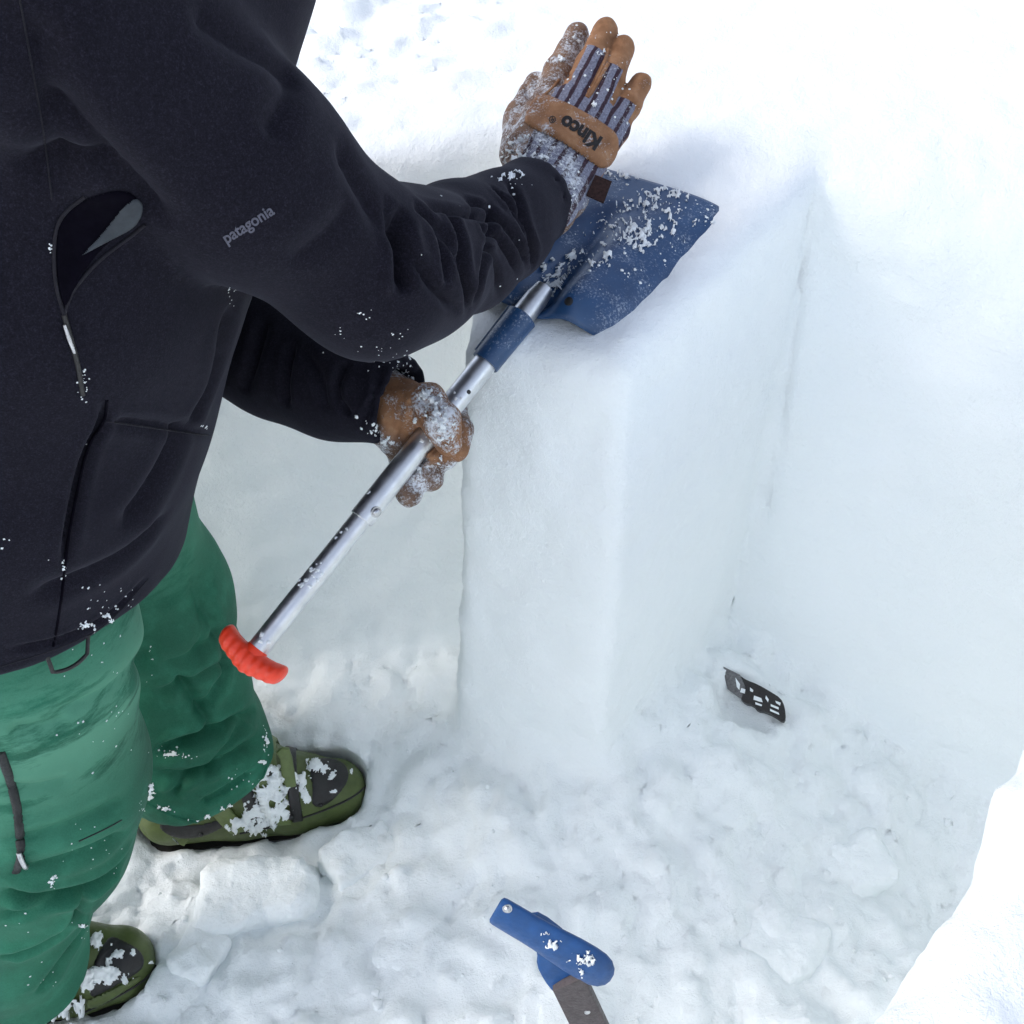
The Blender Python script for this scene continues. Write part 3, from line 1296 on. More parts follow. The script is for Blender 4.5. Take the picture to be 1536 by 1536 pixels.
# ------------------------------------------------------------------ knife-like tool at the foot of the wall
KD = float((KNIFE_C - np.array([0, 0, CAMZ])) @ np.array([0, CP, -SP]))
knife = thing('knife', KNIFE_C, 'black notched knife handle with white marks in the hollow at the foot of the wall', 'knife')
KC = (1130, 1040)
kgx, kgy = -.00022, -.00035
slab('knife_blade', [(1084, 999), (1096, 1005), (1110, 1012), (1118, 1030), (1112, 1048), (1099, 1039), (1091, 1033), (1086, 1012)], KD - .005, .005, M['knife'], knife, kgx, kgy, .0012, KC)
slab('handle', dense([(1111, 1014), (1120, 1020), (1136, 1026), (1157, 1038), (1171, 1047), (1177, 1059), (1179, 1077), (1175, 1083), (1161, 1073), (1147, 1067), (1137, 1066), (1130, 1057), (1118, 1055), (1109, 1046), (1117, 1033), (1113, 1022)], 1),
     KD, .016, M['scale'], knife, kgx, kgy, .0022, KC, front=-.004)
for o in ([(1131, 1043), (1142, 1047), (1144, 1053), (1139, 1052), (1130, 1049)], [(1125, 1031), (1130, 1035), (1129, 1038), (1125, 1036)], [(1149, 1043), (1153, 1049), (1152, 1053), (1148, 1047)],
          [(1156, 1056), (1168, 1061), (1168, 1064), (1156, 1059)], [(1155, 1063), (1168, 1069), (1169, 1072), (1155, 1066)], [(1163, 1051), (1171, 1054), (1170, 1058), (1164, 1054)], [(1133, 1053), (1143, 1057), (1142, 1059), (1133, 1056)],
          [(1103, 1016), (1110, 1026), (1109, 1035), (1105, 1030)], [(1112, 1032), (1118, 1034), (1117, 1040), (1110, 1038)]):
    slab('snow_fleck', o, KD, .003, M['crumb'], knife, kgx, kgy, .0006, KC, front=-.0062)

# ------------------------------------------------------------------ the person (dark jacket, green trousers, leather gloves, ski boots)
person = thing('person', (-.42, .80, .0), 'person in dark jacket and green pants bending over the column, steadying the shovel shaft', 'person')
LAT = np.array([-.20, .98, 0])                        # from the right side of the body to the left
SHO_R, ELB_R, WRI_R = np.array([-.250, .63, 1.175]), V(566, 412, .80), V(806, 300, 1.03)
CUF_R = V(797, 303, 1.02)
ELB_L, CUF_L = V(290, 470, 1.10), V(586, 599, 1.005)
SHO_L = np.array([-.25, .985, 1.14])


def torso(P):
    c = np.array([-.40, .79, .85])
    Q = squash(P, c, LAT, .72)
    sq = lambda p: np.asarray(p, float) + (.72 - 1) * ((np.asarray(p, float) - c) @ (LAT / np.linalg.norm(LAT))) * (LAT / np.linalg.norm(LAT))
    d = chain(Q, [sq(p) for p in ((-.512, .785, .60), (-.480, .785, .72), (-.420, .785, .86), (-.36, .79, 1.0), (-.30, .79, 1.12))],
              [.172, .166, .162, .160, .145], .05)
    d = smin(d, cone(P, SHO_R + [-.01, .05, .02], SHO_L + [-.01, -.05, .03], .085, .085), .08)
    d = smin(d, chain(P, [(-.22, .80, 1.20), (-.14, .80, 1.32), (-.09, .80, 1.42)], [.10, .10, .125], .04), .05)   # raised hood
    return d


def sleeves(P):
    r = chain(P, [SHO_R, AL(SHO_R, ELB_R, .5) + np.array([0, 0, -.006]), ELB_R + [-.004, -.002, .002], V(612, 398, .845), V(690, 372, .925), V(748, 340, .975), CUF_R],
              [.076, .0640, .0570, .0545, .0475, .0430, .0425], .03)
    l = chain(P, [SHO_L, AL(SHO_L, ELB_L, .5), ELB_L, V(420, 535, 1.06), V(500, 570, 1.03), CUF_L],
              [.085, .075, .066, .056, .0485, .0430], .03)
    return r, l


def jacket_sdf(P):
    t = torso(P)
    hemz = .655 + .28 * np.clip(.77 - P[:, 1], -.1, .3) + .006 * noise(P * np.array([14, 14, 0], np.float32))
    body = smax(t, hemz - P[:, 2], .012)
    inner = np.maximum(t + .016, P[:, 2] - hemz - .05)
    body = np.maximum(body, -inner)
    r, l = sleeves(P)
    # hollow the sleeve ends so that the cuffs are real openings
    dr = (CUF_R - V(748, 340, .975)); dr /= np.linalg.norm(dr)
    dl = (CUF_L - V(500, 570, 1.03)); dl /= np.linalg.norm(dl)
    r = smax(r, (P - CUF_R) @ dr.astype(np.float32) - .012, .006)
    l = smax(l, (P - CUF_L) @ dl.astype(np.float32) - .012, .006)
    r = np.maximum(r, -cone(P, CUF_R - dr * .03, CUF_R + dr * .1, .0300, .0310))
    l = np.maximum(l, -cone(P, CUF_L - dl * .03, CUF_L + dl * .1, .032, .032))
    d = smin(body, r, .012)
    d = smin(d, l, .012)
    d = d + .003 * noise(P * np.array([9, 9, 7], np.float32)) + .0008 * noise(P * 19)
    return d


jk = sdf_mesh('jacket', jacket_sdf, (-.70, .42, .60), (.09, 1.20, 1.58), .0065, 1)
jb = bvh_of(jk)
crease(jk, jb, [
    # sleeve folds on the inside of the elbow and forearm
    ([(602, 312), (604, 350), (606, 400), (607, 440)], 0.0057, 0.0116, 0.23),
    ([(575, 290), (598, 360), (606, 445)], 0.0046, 0.0062, 0.18),
    ([(668, 312), (690, 350), (697, 400), (706, 474)], 0.0046, 0.0093, 0.23),
    ([(655, 330), (685, 380), (700, 440)], 0.0046, 0.0062, 0.23),
    ([(735, 300), (735, 350), (720, 420), (712, 472)], 0.0042, 0.0077, 0.23),
    ([(700, 300), (735, 318), (770, 350), (795, 400)], 0.0046, 0.0077, 0.23),
    ([(762, 270), (785, 320), (800, 380), (800, 430)], 0.0046, 0.0077, 0.23),
    ([(640, 310), (690, 318), (735, 332)], 0.0038, 0.0054, 0.23),
    ([(500, 200), (540, 280), (575, 340), (600, 370)], 0.0091, 0.0062, 0.14),
    ([(280, 10), (340, 55), (420, 100), (446, 112)], 0.0091, 0.0062, 0.18),
    ([(60, 130), (130, 200), (190, 268), (260, 350)], 0.0106, 0.0093, 0.23),
    ([(620, 306), (650, 330), (668, 372), (672, 430)], 0.0043, 0.0081, 0.20),
    ([(590, 330), (612, 372), (640, 420), (690, 470)], 0.0043, 0.0068, 0.20),
    ([(700, 296), (722, 340), (742, 392), (752, 455)], 0.0043, 0.0081, 0.20),
    ([(745, 290), (770, 310), (790, 345), (806, 392)], 0.0038, 0.0081, 0.20),
    ([(725, 335), (760, 372), (786, 425)], 0.0038, 0.0068, 0.20),
    ([(446, 105), (430, 150), (400, 210)], 0.0095, 0.0054, 0.20),
    ([(530, 300), (500, 350), (430, 400)], 0.0114, 0.0041, 0.20),
    # body folds
    ([(155, 600), (158, 630), (130, 680), (110, 760), (95, 860)], 0.0038, 0.0086, 0.27),
    ([(280, 620), (240, 720), (180, 800)], 0.0115, 0.0086, 0.23),
    ([(345, 450), (330, 560), (280, 650)], 0.0102, 0.0071, 0.23),
    ([(335, 655), (250, 640), (160, 630)], 0.0051, 0.0042, 0.18),
    ([(20, 250), (80, 245), (180, 250)], 0.0102, 0.0086, 0.18),
    ([(260, 760), (200, 830), (120, 870), (30, 900)], 0.0102, 0.0071, 0.23),
    ([(225, 860), (160, 930), (80, 965), (0, 975)], 0.0032, 0.0042, 0.18),
    ([(40, 0), (60, 120), (100, 300)], 0.0128, 0.0086, 0.18),
    ([(736, 276), (764, 312), (786, 352), (802, 402)], 0.0024, 0.0056, 0.30),
    # left sleeve
    ([(566, 540), (562, 592), (536, 645)], 0.0024, 0.0056, 0.30),
    ([(400, 470), (380, 540), (365, 590)], 0.0058, 0.0086, 0.23),
    ([(440, 510), (425, 570), (430, 610)], 0.0051, 0.0071, 0.23),
    ([(520, 540), (500, 590), (525, 625)], 0.0038, 0.0071, 0.23),
    ([(575, 545), (568, 590), (545, 640)], 0.0026, 0.0057, 0.27),
    ([(450, 520), (480, 560), (490, 620)], 0.0051, 0.0057, 0.23),
])
jb = bvh_of(jk)
jacket = obj('jacket', jk, M['jacket'], person)


def panel(name, poly, lift, thick, mat, parent, bv, step=4.0, soft=6.0, **kw):
    return mk(name, patch(bv, poly, lift, thick, step, soft), mat, parent, 0, **kw)


def cord(name, line, r, mat, parent, bv, lift=0.0, step=5, **kw):
    L, N = line_on(bv, line, step)
    return mk(name, tube(L + N * lift, r, 8), mat, parent, 60, **kw)


# the half-open side pocket: a near-black patch laid on for its shaded inside, grey lining, piped edges and a zip below
panel('pocket_shade', [(84, 345), (98, 318), (130, 295), (185, 282), (212, 300), (200, 335), (150, 372), (118, 420), (97, 470), (84, 420)], .0006, .0012, M['lining'], jacket, jb, 2.0)
panel('pocket_lining', [(120, 382), (150, 350), (196, 290), (216, 304), (208, 332), (178, 350), (150, 366)], .0022, .0015, M['mesh'], jacket, jb, 2.0, 4.0)
cord('pocket_edge', [(96, 472), (83, 430), (80, 380), (84, 340), (98, 316), (128, 294)], .0011, M['trim'], jacket, jb, .0006)
cord('pocket_edge', [(96, 472), (106, 440), (122, 418), (150, 388), (190, 358), (218, 336)], .0011, M['trim'], jacket, jb, .0006)
zp = cord('zipper', [(96, 472), (108, 515), (117, 548), (124, 592)], .0016, M['black'], jacket, jb, .0003)
L, N = line_on(jb, [(95, 484), (102, 505), (110, 526)], 4)
mk('zip_pull', tube(L + N * .003, [.0018, .0024, .0016] if len(L) == 3 else list(np.interp(np.linspace(0, 1, len(L)), [0, .5, 1], [.0009, .0014, .0009])), 10), M['steel'], zp, 50)
cord('seam', [(160, 600), (158, 632), (132, 665), (115, 740), (100, 820), (92, 900), (80, 970)], .0011, M['lining'], jacket, jb, .0001)
cord('seam', [(160, 632), (230, 642), (300, 652), (332, 655)], .0007, M['trim'], jacket, jb, .0001)
cord('seam', [(30, 0), (46, 90), (66, 200), (78, 300)], .0005, M['trim'], jacket, jb, 0)
cord('hem_stitch', [(222, 868), (160, 940), (90, 972), (0, 1000)], .0007, M['trim'], jacket, jb, .0001)
# sleeve print
mk('sleeve_print', print_on(jb, 'patagonia', (372, 336), (80, -50), 25, .0006, .022, .90), M['logo'], jacket, 0)
# hem cord loop
def cast_up(bv, px, py):
    while True:
        l, n = cast(bv, px, py)
        if l is not None:
            return l
        py -= 3


h0, h1 = cast_up(jb, 72, 1000), cast_up(jb, 134, 985)
pts = [AL(h0, h1, t) + np.array([0, -.006, -.007 * t * (1 - t) * 4 - .009]) + (np.array([0, .006, .012]) if t in (0, 1) else 0) for t in np.linspace(0, 1, 13)]
mk('hem_cord', tube(pts, .0017, 8), M['black'], jacket, 60)

# ------------------------------------------------------------------ trousers
HIP_R, KNE_R, ANK_R = np.array([-.410, .685, .86]), np.array([-.462, .660, .46]), np.array([-.58, .640, .14])
HIP_L, KNE_L, ANK_L = np.array([-.515, .91, .86]), np.array([-.425, .930, .43]), np.array([-.435, .920, .162])


def pants_sdf(P):
    r = chain(P, [HIP_R, AL(HIP_R, KNE_R, .55), KNE_R, np.array([-.495, .652, .37]), np.array([-.535, .648, .30]), np.array([-.565, .645, .22]), ANK_R + [0, 0, -.02]],
              [.106, .100, .098, .096, .084, .085, .088], .03)
    l = chain(P, [HIP_L, AL(HIP_L, KNE_L, .6) + np.array([.006, 0, 0]), KNE_L, AL(KNE_L, ANK_L, .45), AL(KNE_L, ANK_L, .72), ANK_L + [.012, .0, .0], ANK_L + [.008, 0, -.035]],
              [.106, .094, .088, .084, .088, .092, .090], .04)
    # trouser hems are open rings round the boots
    r = np.maximum(r, -cone(P, ANK_R + [0, 0, -.14], ANK_R + [0.01, 0, -.01], .076, .070))
    l = np.maximum(l, -cone(P, ANK_L + [0, 0, -.16], ANK_L + [0.008, 0, -.02], .080, .074))
    r = smax(r, (ANK_R[2] - .028 - P[:, 2]) + .25 * (P[:, 0] - ANK_R[0]) * 0, .008)
    nl = np.array([.20, -.05, -1.0]); nl /= np.linalg.norm(nl)
    l = smax(l, (P - (ANK_L + [0, 0, -.035])) @ nl.astype(np.float32), .008)
    pel = cone(P, HIP_R + [0, .05, .01], HIP_L + [0, -.05, .01], .115, .115)
    d = smin(smin(r, l, .03), pel, .06)
    Q = P * np.array([9, 9, 16], np.float32)
    low = np.clip((.62 - P[:, 2]) / .4, 0, 1)
    return d + (.0012 + .0035 * low) * noise(Q) + .0012 * noise(P * np.array([17, 17, 26], np.float32))


pk = sdf_mesh('pants', pants_sdf, (-.78, .45, .04), (-.20, 1.12, 1.05), .0065, 1)
pb = bvh_of(pk)
crease(pk, pb, [
    ([(0, 1340), (70, 1343), (140, 1330), (180, 1295), (215, 1250)], 0.0085, 0.0202, 0.34),
    ([(0, 1438), (40, 1428), (90, 1400), (125, 1370)], 0.0068, 0.0151, 0.34),
    ([(60, 1490), (95, 1440), (130, 1390)], 0.0085, 0.0119, 0.24),
    ([(0, 1318), (80, 1300), (150, 1275), (215, 1235)], 0.0102, 0.0101, 0.29),
    ([(10, 1100), (60, 1095), (110, 1085)], 0.0102, 0.0068, 0.24),
    ([(228, 960), (200, 1010), (150, 1050), (60, 1080)], 0.0127, 0.0068, 0.24),
    ([(228, 1130), (270, 1118), (330, 1095), (385, 1065)], 0.0093, 0.0186, 0.34),
    ([(230, 1160), (280, 1165), (340, 1140), (395, 1105)], 0.0085, 0.0119, 0.34),
    ([(258, 1195), (275, 1165), (320, 1150)], 0.0059, 0.0085, 0.29),
    ([(262, 1010), (300, 1060), (318, 1095)], 0.0075, 0.0100, 0.24),
    ([(345, 985), (330, 1030), (290, 1075)], 0.0075, 0.0075, 0.24),
    ([(370, 1085), (340, 1110), (300, 1180)], 0.0060, 0.0088, 0.24),
    ([(300, 1205), (330, 1190), (390, 1150)], 0.0051, 0.0085, 0.29),
    ([(232, 1040), (290, 1020), (352, 985)], 0.0070, 0.0075, 0.24),
    ([(300, 900), (330, 950), (345, 1010)], 0.0070, 0.0063, 0.24),
    ([(0, 1180), (50, 1185), (110, 1170)], 0.0080, 0.0050, 0.24),
    ([(130, 1330), (120, 1370), (100, 1400)], 0.0060, 0.0075, 0.24),
    ([(0, 1375), (50, 1365), (110, 1340)], 0.0070, 0.0075, 0.24),
    ([(0, 1262), (60, 1255), (130, 1230), (200, 1190)], 0.0080, 0.0063, 0.24),
    ([(235, 1000), (300, 985), (340, 940)], 0.0119, 0.0068, 0.24),
    ([(285, 860), (310, 930), (300, 1000)], 0.0136, 0.0068, 0.19),
])
co = get_co(pk)
at = pk.attributes.new('wear', 'FLOAT', 'POINT')
band = np.exp(-((co[:, 2] - .60) / .085) ** 2) * (co[:, 1] < .80)
band = np.maximum(band, .35 * np.exp(-((co[:, 2] - .55) / .06) ** 2))
at.data.foreach_set('value', band.astype(np.float32))
pb = bvh_of(pk)
pants = obj('pants', pk, M['pants'], person)
zp = cord('leg_zipper', [(0, 1128), (12, 1160), (24, 1200), (30, 1250), (32, 1290), (24, 1308)], .0042, M['ptrim'], pants, pb, -.001)
L, N = line_on(pb, [(30, 1275), (36, 1290), (40, 1298)], 4)
mk('zip_pull', tube(L + N * .004, .0022, 8), M['steel'], zp, 50)
cord('knee_stitch', [(118, 1262), (140, 1252), (165, 1240), (182, 1230)], .0007, M['ptrim'], pants, pb, .0002)
cord('leg_hem', [(222, 1205), (255, 1224), (300, 1236), (345, 1222), (385, 1190), (400, 1150)], .0024, M['pants'], pants, pb, .0)

# ------------------------------------------------------------------ right glove (raised, back of the hand to the camera)
hx = V(870, 190, 1.07) - V(790, 150, 1.07)
hx /= np.linalg.norm(hx)                               # across the hand, towards the little finger
hy = V(862, 130, 1.075) - V(818, 268, 1.035)
hy -= hx * (hx @ hy)
hy /= np.linalg.norm(hy)                               # along the fingers
hn = np.cross(hx, hy)
if hn @ toward_cam(V(850, 200, 1.06)) < 0:
    hn = -hn
FG = {
    'index': ([(820, 160, 1.080), (838, 108, 1.098), (866, 52, 1.112)], [.0155, .0140, .0122]),
    'middle': ([(858, 152, 1.072), (886, 98, 1.082), (909, 44, 1.094)], [.0152, .0140, .0122]),
    'ring': ([(893, 166, 1.074), (914, 118, 1.082), (934, 72, 1.092)], [.0150, .0138, .0122]),
    'little': ([(922, 190, 1.080), (940, 158, 1.086), (961, 126, 1.094)], [.0138, .0128, .0114]),
    'thumb': ([(775, 232, 1.075), (782, 178, 1.098), (806, 128, 1.112)], [.0175, .0165, .0135]),
}


def rglove_sdf(P):
    d = None
    for a, b, ra, rb in (((790, 225, 1.062), (818, 165, 1.076), .0205, .0180), ((822, 232, 1.056), (856, 160, 1.070), .0220, .0185),
                         ((850, 246, 1.056), (890, 174, 1.071), .0220, .0180), ((872, 256, 1.062), (918, 196, 1.077), .0195, .0160),
                         ((800, 268, 1.045), (800, 225, 1.060), .0240, .0215), ((846, 288, 1.045), (858, 250, 1.058), .0240, .0215),
                         ((822, 275, 1.043), (825, 235, 1.056), .0250, .0225), ((796, 300, 1.020), (806, 270, 1.045), .026, .024), ((826, 312, 1.020), (842, 288, 1.045), .026, .0225)):
        c = cone(P, V(*a), V(*b), ra, rb)
        d = c if d is None else smin(d, c, .012)
    fing = None
    for k, (pts, rad) in FG.items():
        c = chain(P, [V(*p) for p in pts], rad, .008)
        fing = c if fing is None else smin(fing, c, .0022)
    d = smin(d, fing, .008)
    return d + .0010 * noise(P * 55) + .0006 * noise(P * 110)


lo_, hi_ = V(850, 170, 1.06) - .20, V(850, 170, 1.06) + .20
gk = sdf_mesh('right_glove', rglove_sdf, lo_, hi_, .0030, 1)
co = get_co(gk)
no = get_no(gk)
o0 = V(815, 270, 1.04)
X = (co - o0) @ hx
Y = (co - o0) @ hy
bk = no @ hn


def attr(me, name, val):
    a = me.attributes.new(name, 'FLOAT', 'POINT')
    a.data.foreach_set('value', np.ascontiguousarray(val, dtype=np.float32))


def finger_axis(co, key):
    pts = [V(*p) for p in FG[key][0]]
    best = np.full(len(co), 1e9)
    tt = np.zeros(len(co))
    lat = np.zeros(len(co))
    L = 0
    tot = sum(np.linalg.norm(pts[i + 1] - pts[i]) for i in range(len(pts) - 1))
    for i in range(len(pts) - 1):
        a, b = pts[i], pts[i + 1]
        ab = b - a
        t = np.clip(((co - a) @ ab) / (ab @ ab), -.0, 1.3)
        q = co - a - t[:, None] * ab
        r = np.linalg.norm(q, axis=1)
        u = r < best
        best[u] = r[u]
        tt[u] = ((L + t * np.linalg.norm(ab)) / tot)[u]
        sd_ = np.cross(ab, hn)
        sd_ /= np.linalg.norm(sd_)
        lat[u] = (q @ sd_)[u]
        L += np.linalg.norm(ab)
    return best, tt, lat


cloth = np.clip((bk - .05) * 6, 0, 1)                   # striped cloth covers the back
stripe = X / .0108 + .15
bd = {k: finger_axis(co, k) for k in FG}
near = np.argmin(np.stack([bd[k][0] for k in FG]), 0)
KEYS = list(FG)
tips = np.zeros(len(co))
for i, k in enumerate(KEYS):
    m = near == i
    b_, t_, l_ = bd[k]
    if k in ('index', 'thumb'):
        lim = .10 if k == 'index' else .12
        onf = m & (t_ > lim)
        cloth[onf] = np.clip(.5 + (lim - t_[onf]) * 12 + (.30 if k == 'index' else 0), 0, 1) * (bk[onf] > 0)
    else:
        onf = m & (t_ > .08)
        edge = {'middle': .62, 'ring': .60, 'little': .42}[k]
        c_ = np.clip(.5 + (edge - t_[onf]) * 14, 0, 1)
        sidew = np.clip(.5 + (.0098 - np.abs(l_[onf])) * 500, 0, 1)
        cloth[onf] = np.minimum(c_, sidew) * (bk[onf] > -.1)
        stripe[onf] = ((l_[onf] + (V(*FG[k][0][0]) - o0) @ hx) / .0108 + .15)
cloth = np.where(X < -.030 - .05 * (Y - .06), np.minimum(cloth, .0), cloth)
attr(gk, 'cloth', cloth)
attr(gk, 'stripe', stripe)
attr(gk, 'wet', np.clip((near == KEYS.index('index')) * 1.0 * (Y > .05) + (near == KEYS.index('thumb')) * 1.0, 0, 1) * .75)
attr(gk, 'frost', np.clip(.02 + .42 * ((near == KEYS.index('index')) | (near == KEYS.index('thumb'))) + .12 * np.exp(-((X + .03) / .02) ** 2) * (Y < .06), 0, 1))
gb_ = bvh_of(gk)
crease(gk, gb_, [([(846, 110), (858, 118), (864, 132)], .0022, .0014, .2), ([(884, 62), (905, 66), (922, 74)], .0022, .0012, .2), ([(912, 95), (930, 100), (944, 108)], .0022, .0012, .2), ([(938, 150), (950, 156), (958, 162)], .002, .0012, .2),
                 ([(770, 205), (785, 212), (800, 226)], .003, .002, .2), ([(768, 232), (790, 240), (820, 248)], .003, .0022, .2), ([(800, 150), (790, 140), (788, 118)], .003, .003, .2), ([(830, 268), (850, 262), (876, 262)], .003, .0018, .2), ([(820, 282), (845, 285), (868, 280)], .003, .0018, .2), ([(828, 80), (846, 84), (860, 92)], .0025, .0016, .2)])
gb_ = bvh_of(gk)
rglove = obj('right_glove', gk, M['glove'], person)
STR = [(806, 146), (822, 143), (870, 165), (915, 192), (926, 206), (925, 228), (912, 250), (900, 254), (880, 240), (840, 212), (795, 192), (786, 184), (792, 164)]
sp = patch(gb_, STR, .0008, .0042, 2.0, 7.0)
sme = to_mesh('knuckle_strap', np.array([tuple(p) for p in sp[0]]), sp[1])
attr(sme, 'frost', np.full(len(sp[0]), .22))
attr(sme, 'wet', np.zeros(len(sp[0])))
sb = bvh_of(sme)
strap = obj('knuckle_strap', sme, M['strap'], rglove)
mk('strap_print', print_on(sb, 'Kinco', (871, 198), (-66, -42), 31, .0005, .045, .92), M['ink'], strap, 0)
mk('strap_print', print_on(sb, '\u00ae', (829, 179), (-66, -40), 15, .0005, .01, .9), M['ink'], strap, 0)
slab('glove_label', [(893, 262), (918, 272), (906, 304), (880, 292)], 1.035, .002, M['label'], rglove, .0002, -.0002, .0006)
cord('finger_welt', [(912, 74), (905, 100), (892, 125), (878, 148), (886, 142), (900, 118), (912, 96)], .0020, M['leather'], rglove, gb_, .0)
cord('glove_seam', [(838, 120), (826, 136), (808, 148), (798, 160), (788, 184)], .0014, M['leather'], rglove, gb_, .0002)
cr = []
for cx, cy, rx, ry, sd in ((776, 232, 24, 14, 41), (772, 210, 14, 10, 42), (800, 236, 26, 9, 43), (893, 158, 10, 8, 44), (800, 172, 12, 9, 45), (818, 240, 10, 8, 46), (900, 220, 14, 12, 47), (856, 288, 9, 9, 48), (845, 212, 6, 5, 49), (790, 205, 8, 6, 50), (838, 96, 14, 20, 51), (868, 60, 12, 14, 52), (905, 80, 12, 8, 53)):
    cr.append(crust(gb_, cx - rx * 1.4, cy - ry * 1.4, cx + rx * 1.4, cy + ry * 1.4, sd, .36 if sd < 51 else .5, .0028, .13, 1.3, blade_mask(cx, cy, rx, ry)))
rng = random.Random(11)
for k in range(150):
    px, py = rng.uniform(755, 970), rng.uniform(30, 300)
    l, n = cast(gb_, px, py)
    if l is not None:
        cr.append(blob(l, rng.choice((.0004, .0005, .0006, .0008, .0012)), k, .7, n))
mk('clinging_snow', join(cr), M['crumb'], rglove, 0, kind='stuff')

# ------------------------------------------------------------------ left glove (closed round the shaft)
LG = .985


def lglove_sdf(P):
    # palm and back of the hand, behind and to the left of the shaft
    palm = chain(P, [V(598, 618, 1.01), V(622, 640, 1.03), V(640, 655, 1.035)], [.0265, .0265, .022], .012)
    heel = chain(P, [V(590, 640, 1.015), V(606, 662, 1.028)], [.0235, .0205], .01)
    # thumb: over the top of the shaft and down its right side
    th = chain(P, [V(606, 612, 1.0), V(640, 606, .978), V(662, 632, .966), V(674, 664, .972)], [.0215, .0175, .0160, .0122], .009)
    cuff = cone(P, V(566, 586, 1.014), V(604, 612, 1.006), .0255, .0235)
    d = smin(smin(smin(palm, heel, .012), th, .010), cuff, .012)
    idx = chain(P, [V(645, 630, 1.045), V(678, 618, 1.035), V(690, 645, 1.005), V(686, 676, .995)], [.016, .0135, .0115, .0105], .006)
    mid = chain(P, [V(630, 650, 1.05), V(662, 672, 1.04), V(664, 684, 1.008), V(642, 684, .996)], [.016, .0140, .0128, .0110], .006)
    rin = chain(P, [V(616, 665, 1.05), V(640, 700, 1.04), V(643, 714, 1.008), V(618, 706, .996)], [.016, .0138, .0130, .0110], .006)
    lit = chain(P, [V(602, 680, 1.04), V(614, 724, 1.032), V(614, 738, 1.006), V(598, 722, 1.0)], [.015, .0125, .0122, .0100], .006)
    f = np.minimum(np.minimum(np.minimum(idx, mid), rin), lit)
    d = smin(d, f, .004)
    ax = cone(P, SH_G, SH_E, r_up + .0004, r_up + .0004)
    d = smax(d, -ax, .002)
    return d + .0014 * noise(P * 45) + .0010 * noise(P * 100)


c0 = V(635, 660, 1.0)
lk = sdf_mesh('left_glove', lglove_sdf, c0 - .13, c0 + .13, .0030, 1)
co = get_co(lk)
dth = np.minimum(cone(co.astype(np.float32), V(606, 612, 1.0), V(640, 606, .978), .0, .0), cone(co.astype(np.float32), V(640, 606, .978), V(674, 664, .972), 0, 0))
attr(lk, 'wet', np.clip((dth - .026) / .008, 0, 1))
q_ = np.clip(1 - cone(co.astype(np.float32), V(648, 598, .96), V(676, 664, .95), 0, 0) / .024, 0, 1)
attr(lk, 'frost', np.clip(.18 + .80 * q_ + .34 * np.clip((dth - .026) / .008, 0, 1), 0, 1))
lb = bvh_of(lk)
crease(lk, lb, [([(612, 600), (618, 622), (612, 645)], .0030, .0026, .2), ([(625, 592), (638, 608), (640, 628)], .0030, .0026, .2), ([(640, 600), (655, 612), (668, 610)], .0025, .0018, .2), ([(650, 640), (662, 644), (676, 640)], .0022, .0018, .2), ([(655, 662), (668, 664), (680, 660)], .0022, .0016, .2),
                 ([(596, 620), (604, 640), (600, 660)], .003, .0024, .2), ([(632, 690), (645, 692), (655, 690)], .002, .0016, .2), ([(612, 720), (622, 724), (632, 722)], .002, .0016, .2), ([(655, 672), (640, 690), (630, 694)], .002, .002, .1)])
lb = bvh_of(lk)
lglove = obj('left_glove', lk, M['leather'], person)
cr = []
for cx, cy, rx, ry, sd in ((650, 600, 30, 24, 61), (668, 648, 20, 24, 62), (655, 625, 24, 24, 70), (622, 628, 10, 7, 63), (676, 672, 10, 8, 64), (640, 590, 18, 10, 65), (625, 706, 12, 10, 66), (580, 660, 20, 12, 67), (560, 655, 12, 8, 68), (660, 690, 12, 10, 69)):
    cr.append(crust(lb, cx - rx * 1.4, cy - ry * 1.4, cx + rx * 1.4, cy + ry * 1.4, sd, .40, .0026, .14, 1.3, blade_mask(cx, cy, rx, ry)))
mk('clinging_snow', join(cr), M['crumb'], lglove, 0, kind='stuff')

# snow flecks on the jacket and trousers
cr = []
rng = random.Random(21)


def flecks(bv, cx, cy, rx, ry, n, r0=.0006, r1=.0016, fl=.5):
    for k in range(n):
        l, nn = cast(bv, cx + rng.gauss(0, rx), cy + rng.gauss(0, ry))
        if l is not None:
            cr.append(blob(l, r0 * .7 + (r1 - r0) * .75 * rng.random() ** 2.2, rng.random() * 99, fl, nn))


for a in ((545, 470, 12, 5, 7, .0004, .001), (510, 500, 6, 5, 5, .0004, .001), (597, 500, 8, 6, 6, .0004, .001), (560, 524, 30, 3, 8, .0004, .001), (590, 545, 18, 8, 18, .0005, .0012), (605, 560, 8, 10, 18, .001, .0028), (345, 440, 6, 8, 10), (125, 580, 4, 14, 26, .0004, .0011),
          (170, 900, 30, 20, 22), (130, 938, 8, 4, 9, .0012, .003), (150, 950, 20, 8, 12), (95, 855, 2, 9, 9, .001, .0024), (306, 640, 5, 1.5, 5, .001, .002), (15, 815, 12, 4, 4), (712, 326, 40, 30, 5), (600, 590, 10, 20, 14, .0008, .002),
          (560, 640, 12, 8, 14, .001, .003), (770, 270, 14, 8, 10, .0006, .0014), (80, 600, 80, 120, 3, .0004, .0008), (790, 400, 30, 40, 6), (75, 372, 3, 4, 6), (335, 610, 3, 8, 5)):
    flecks(jb, *a)
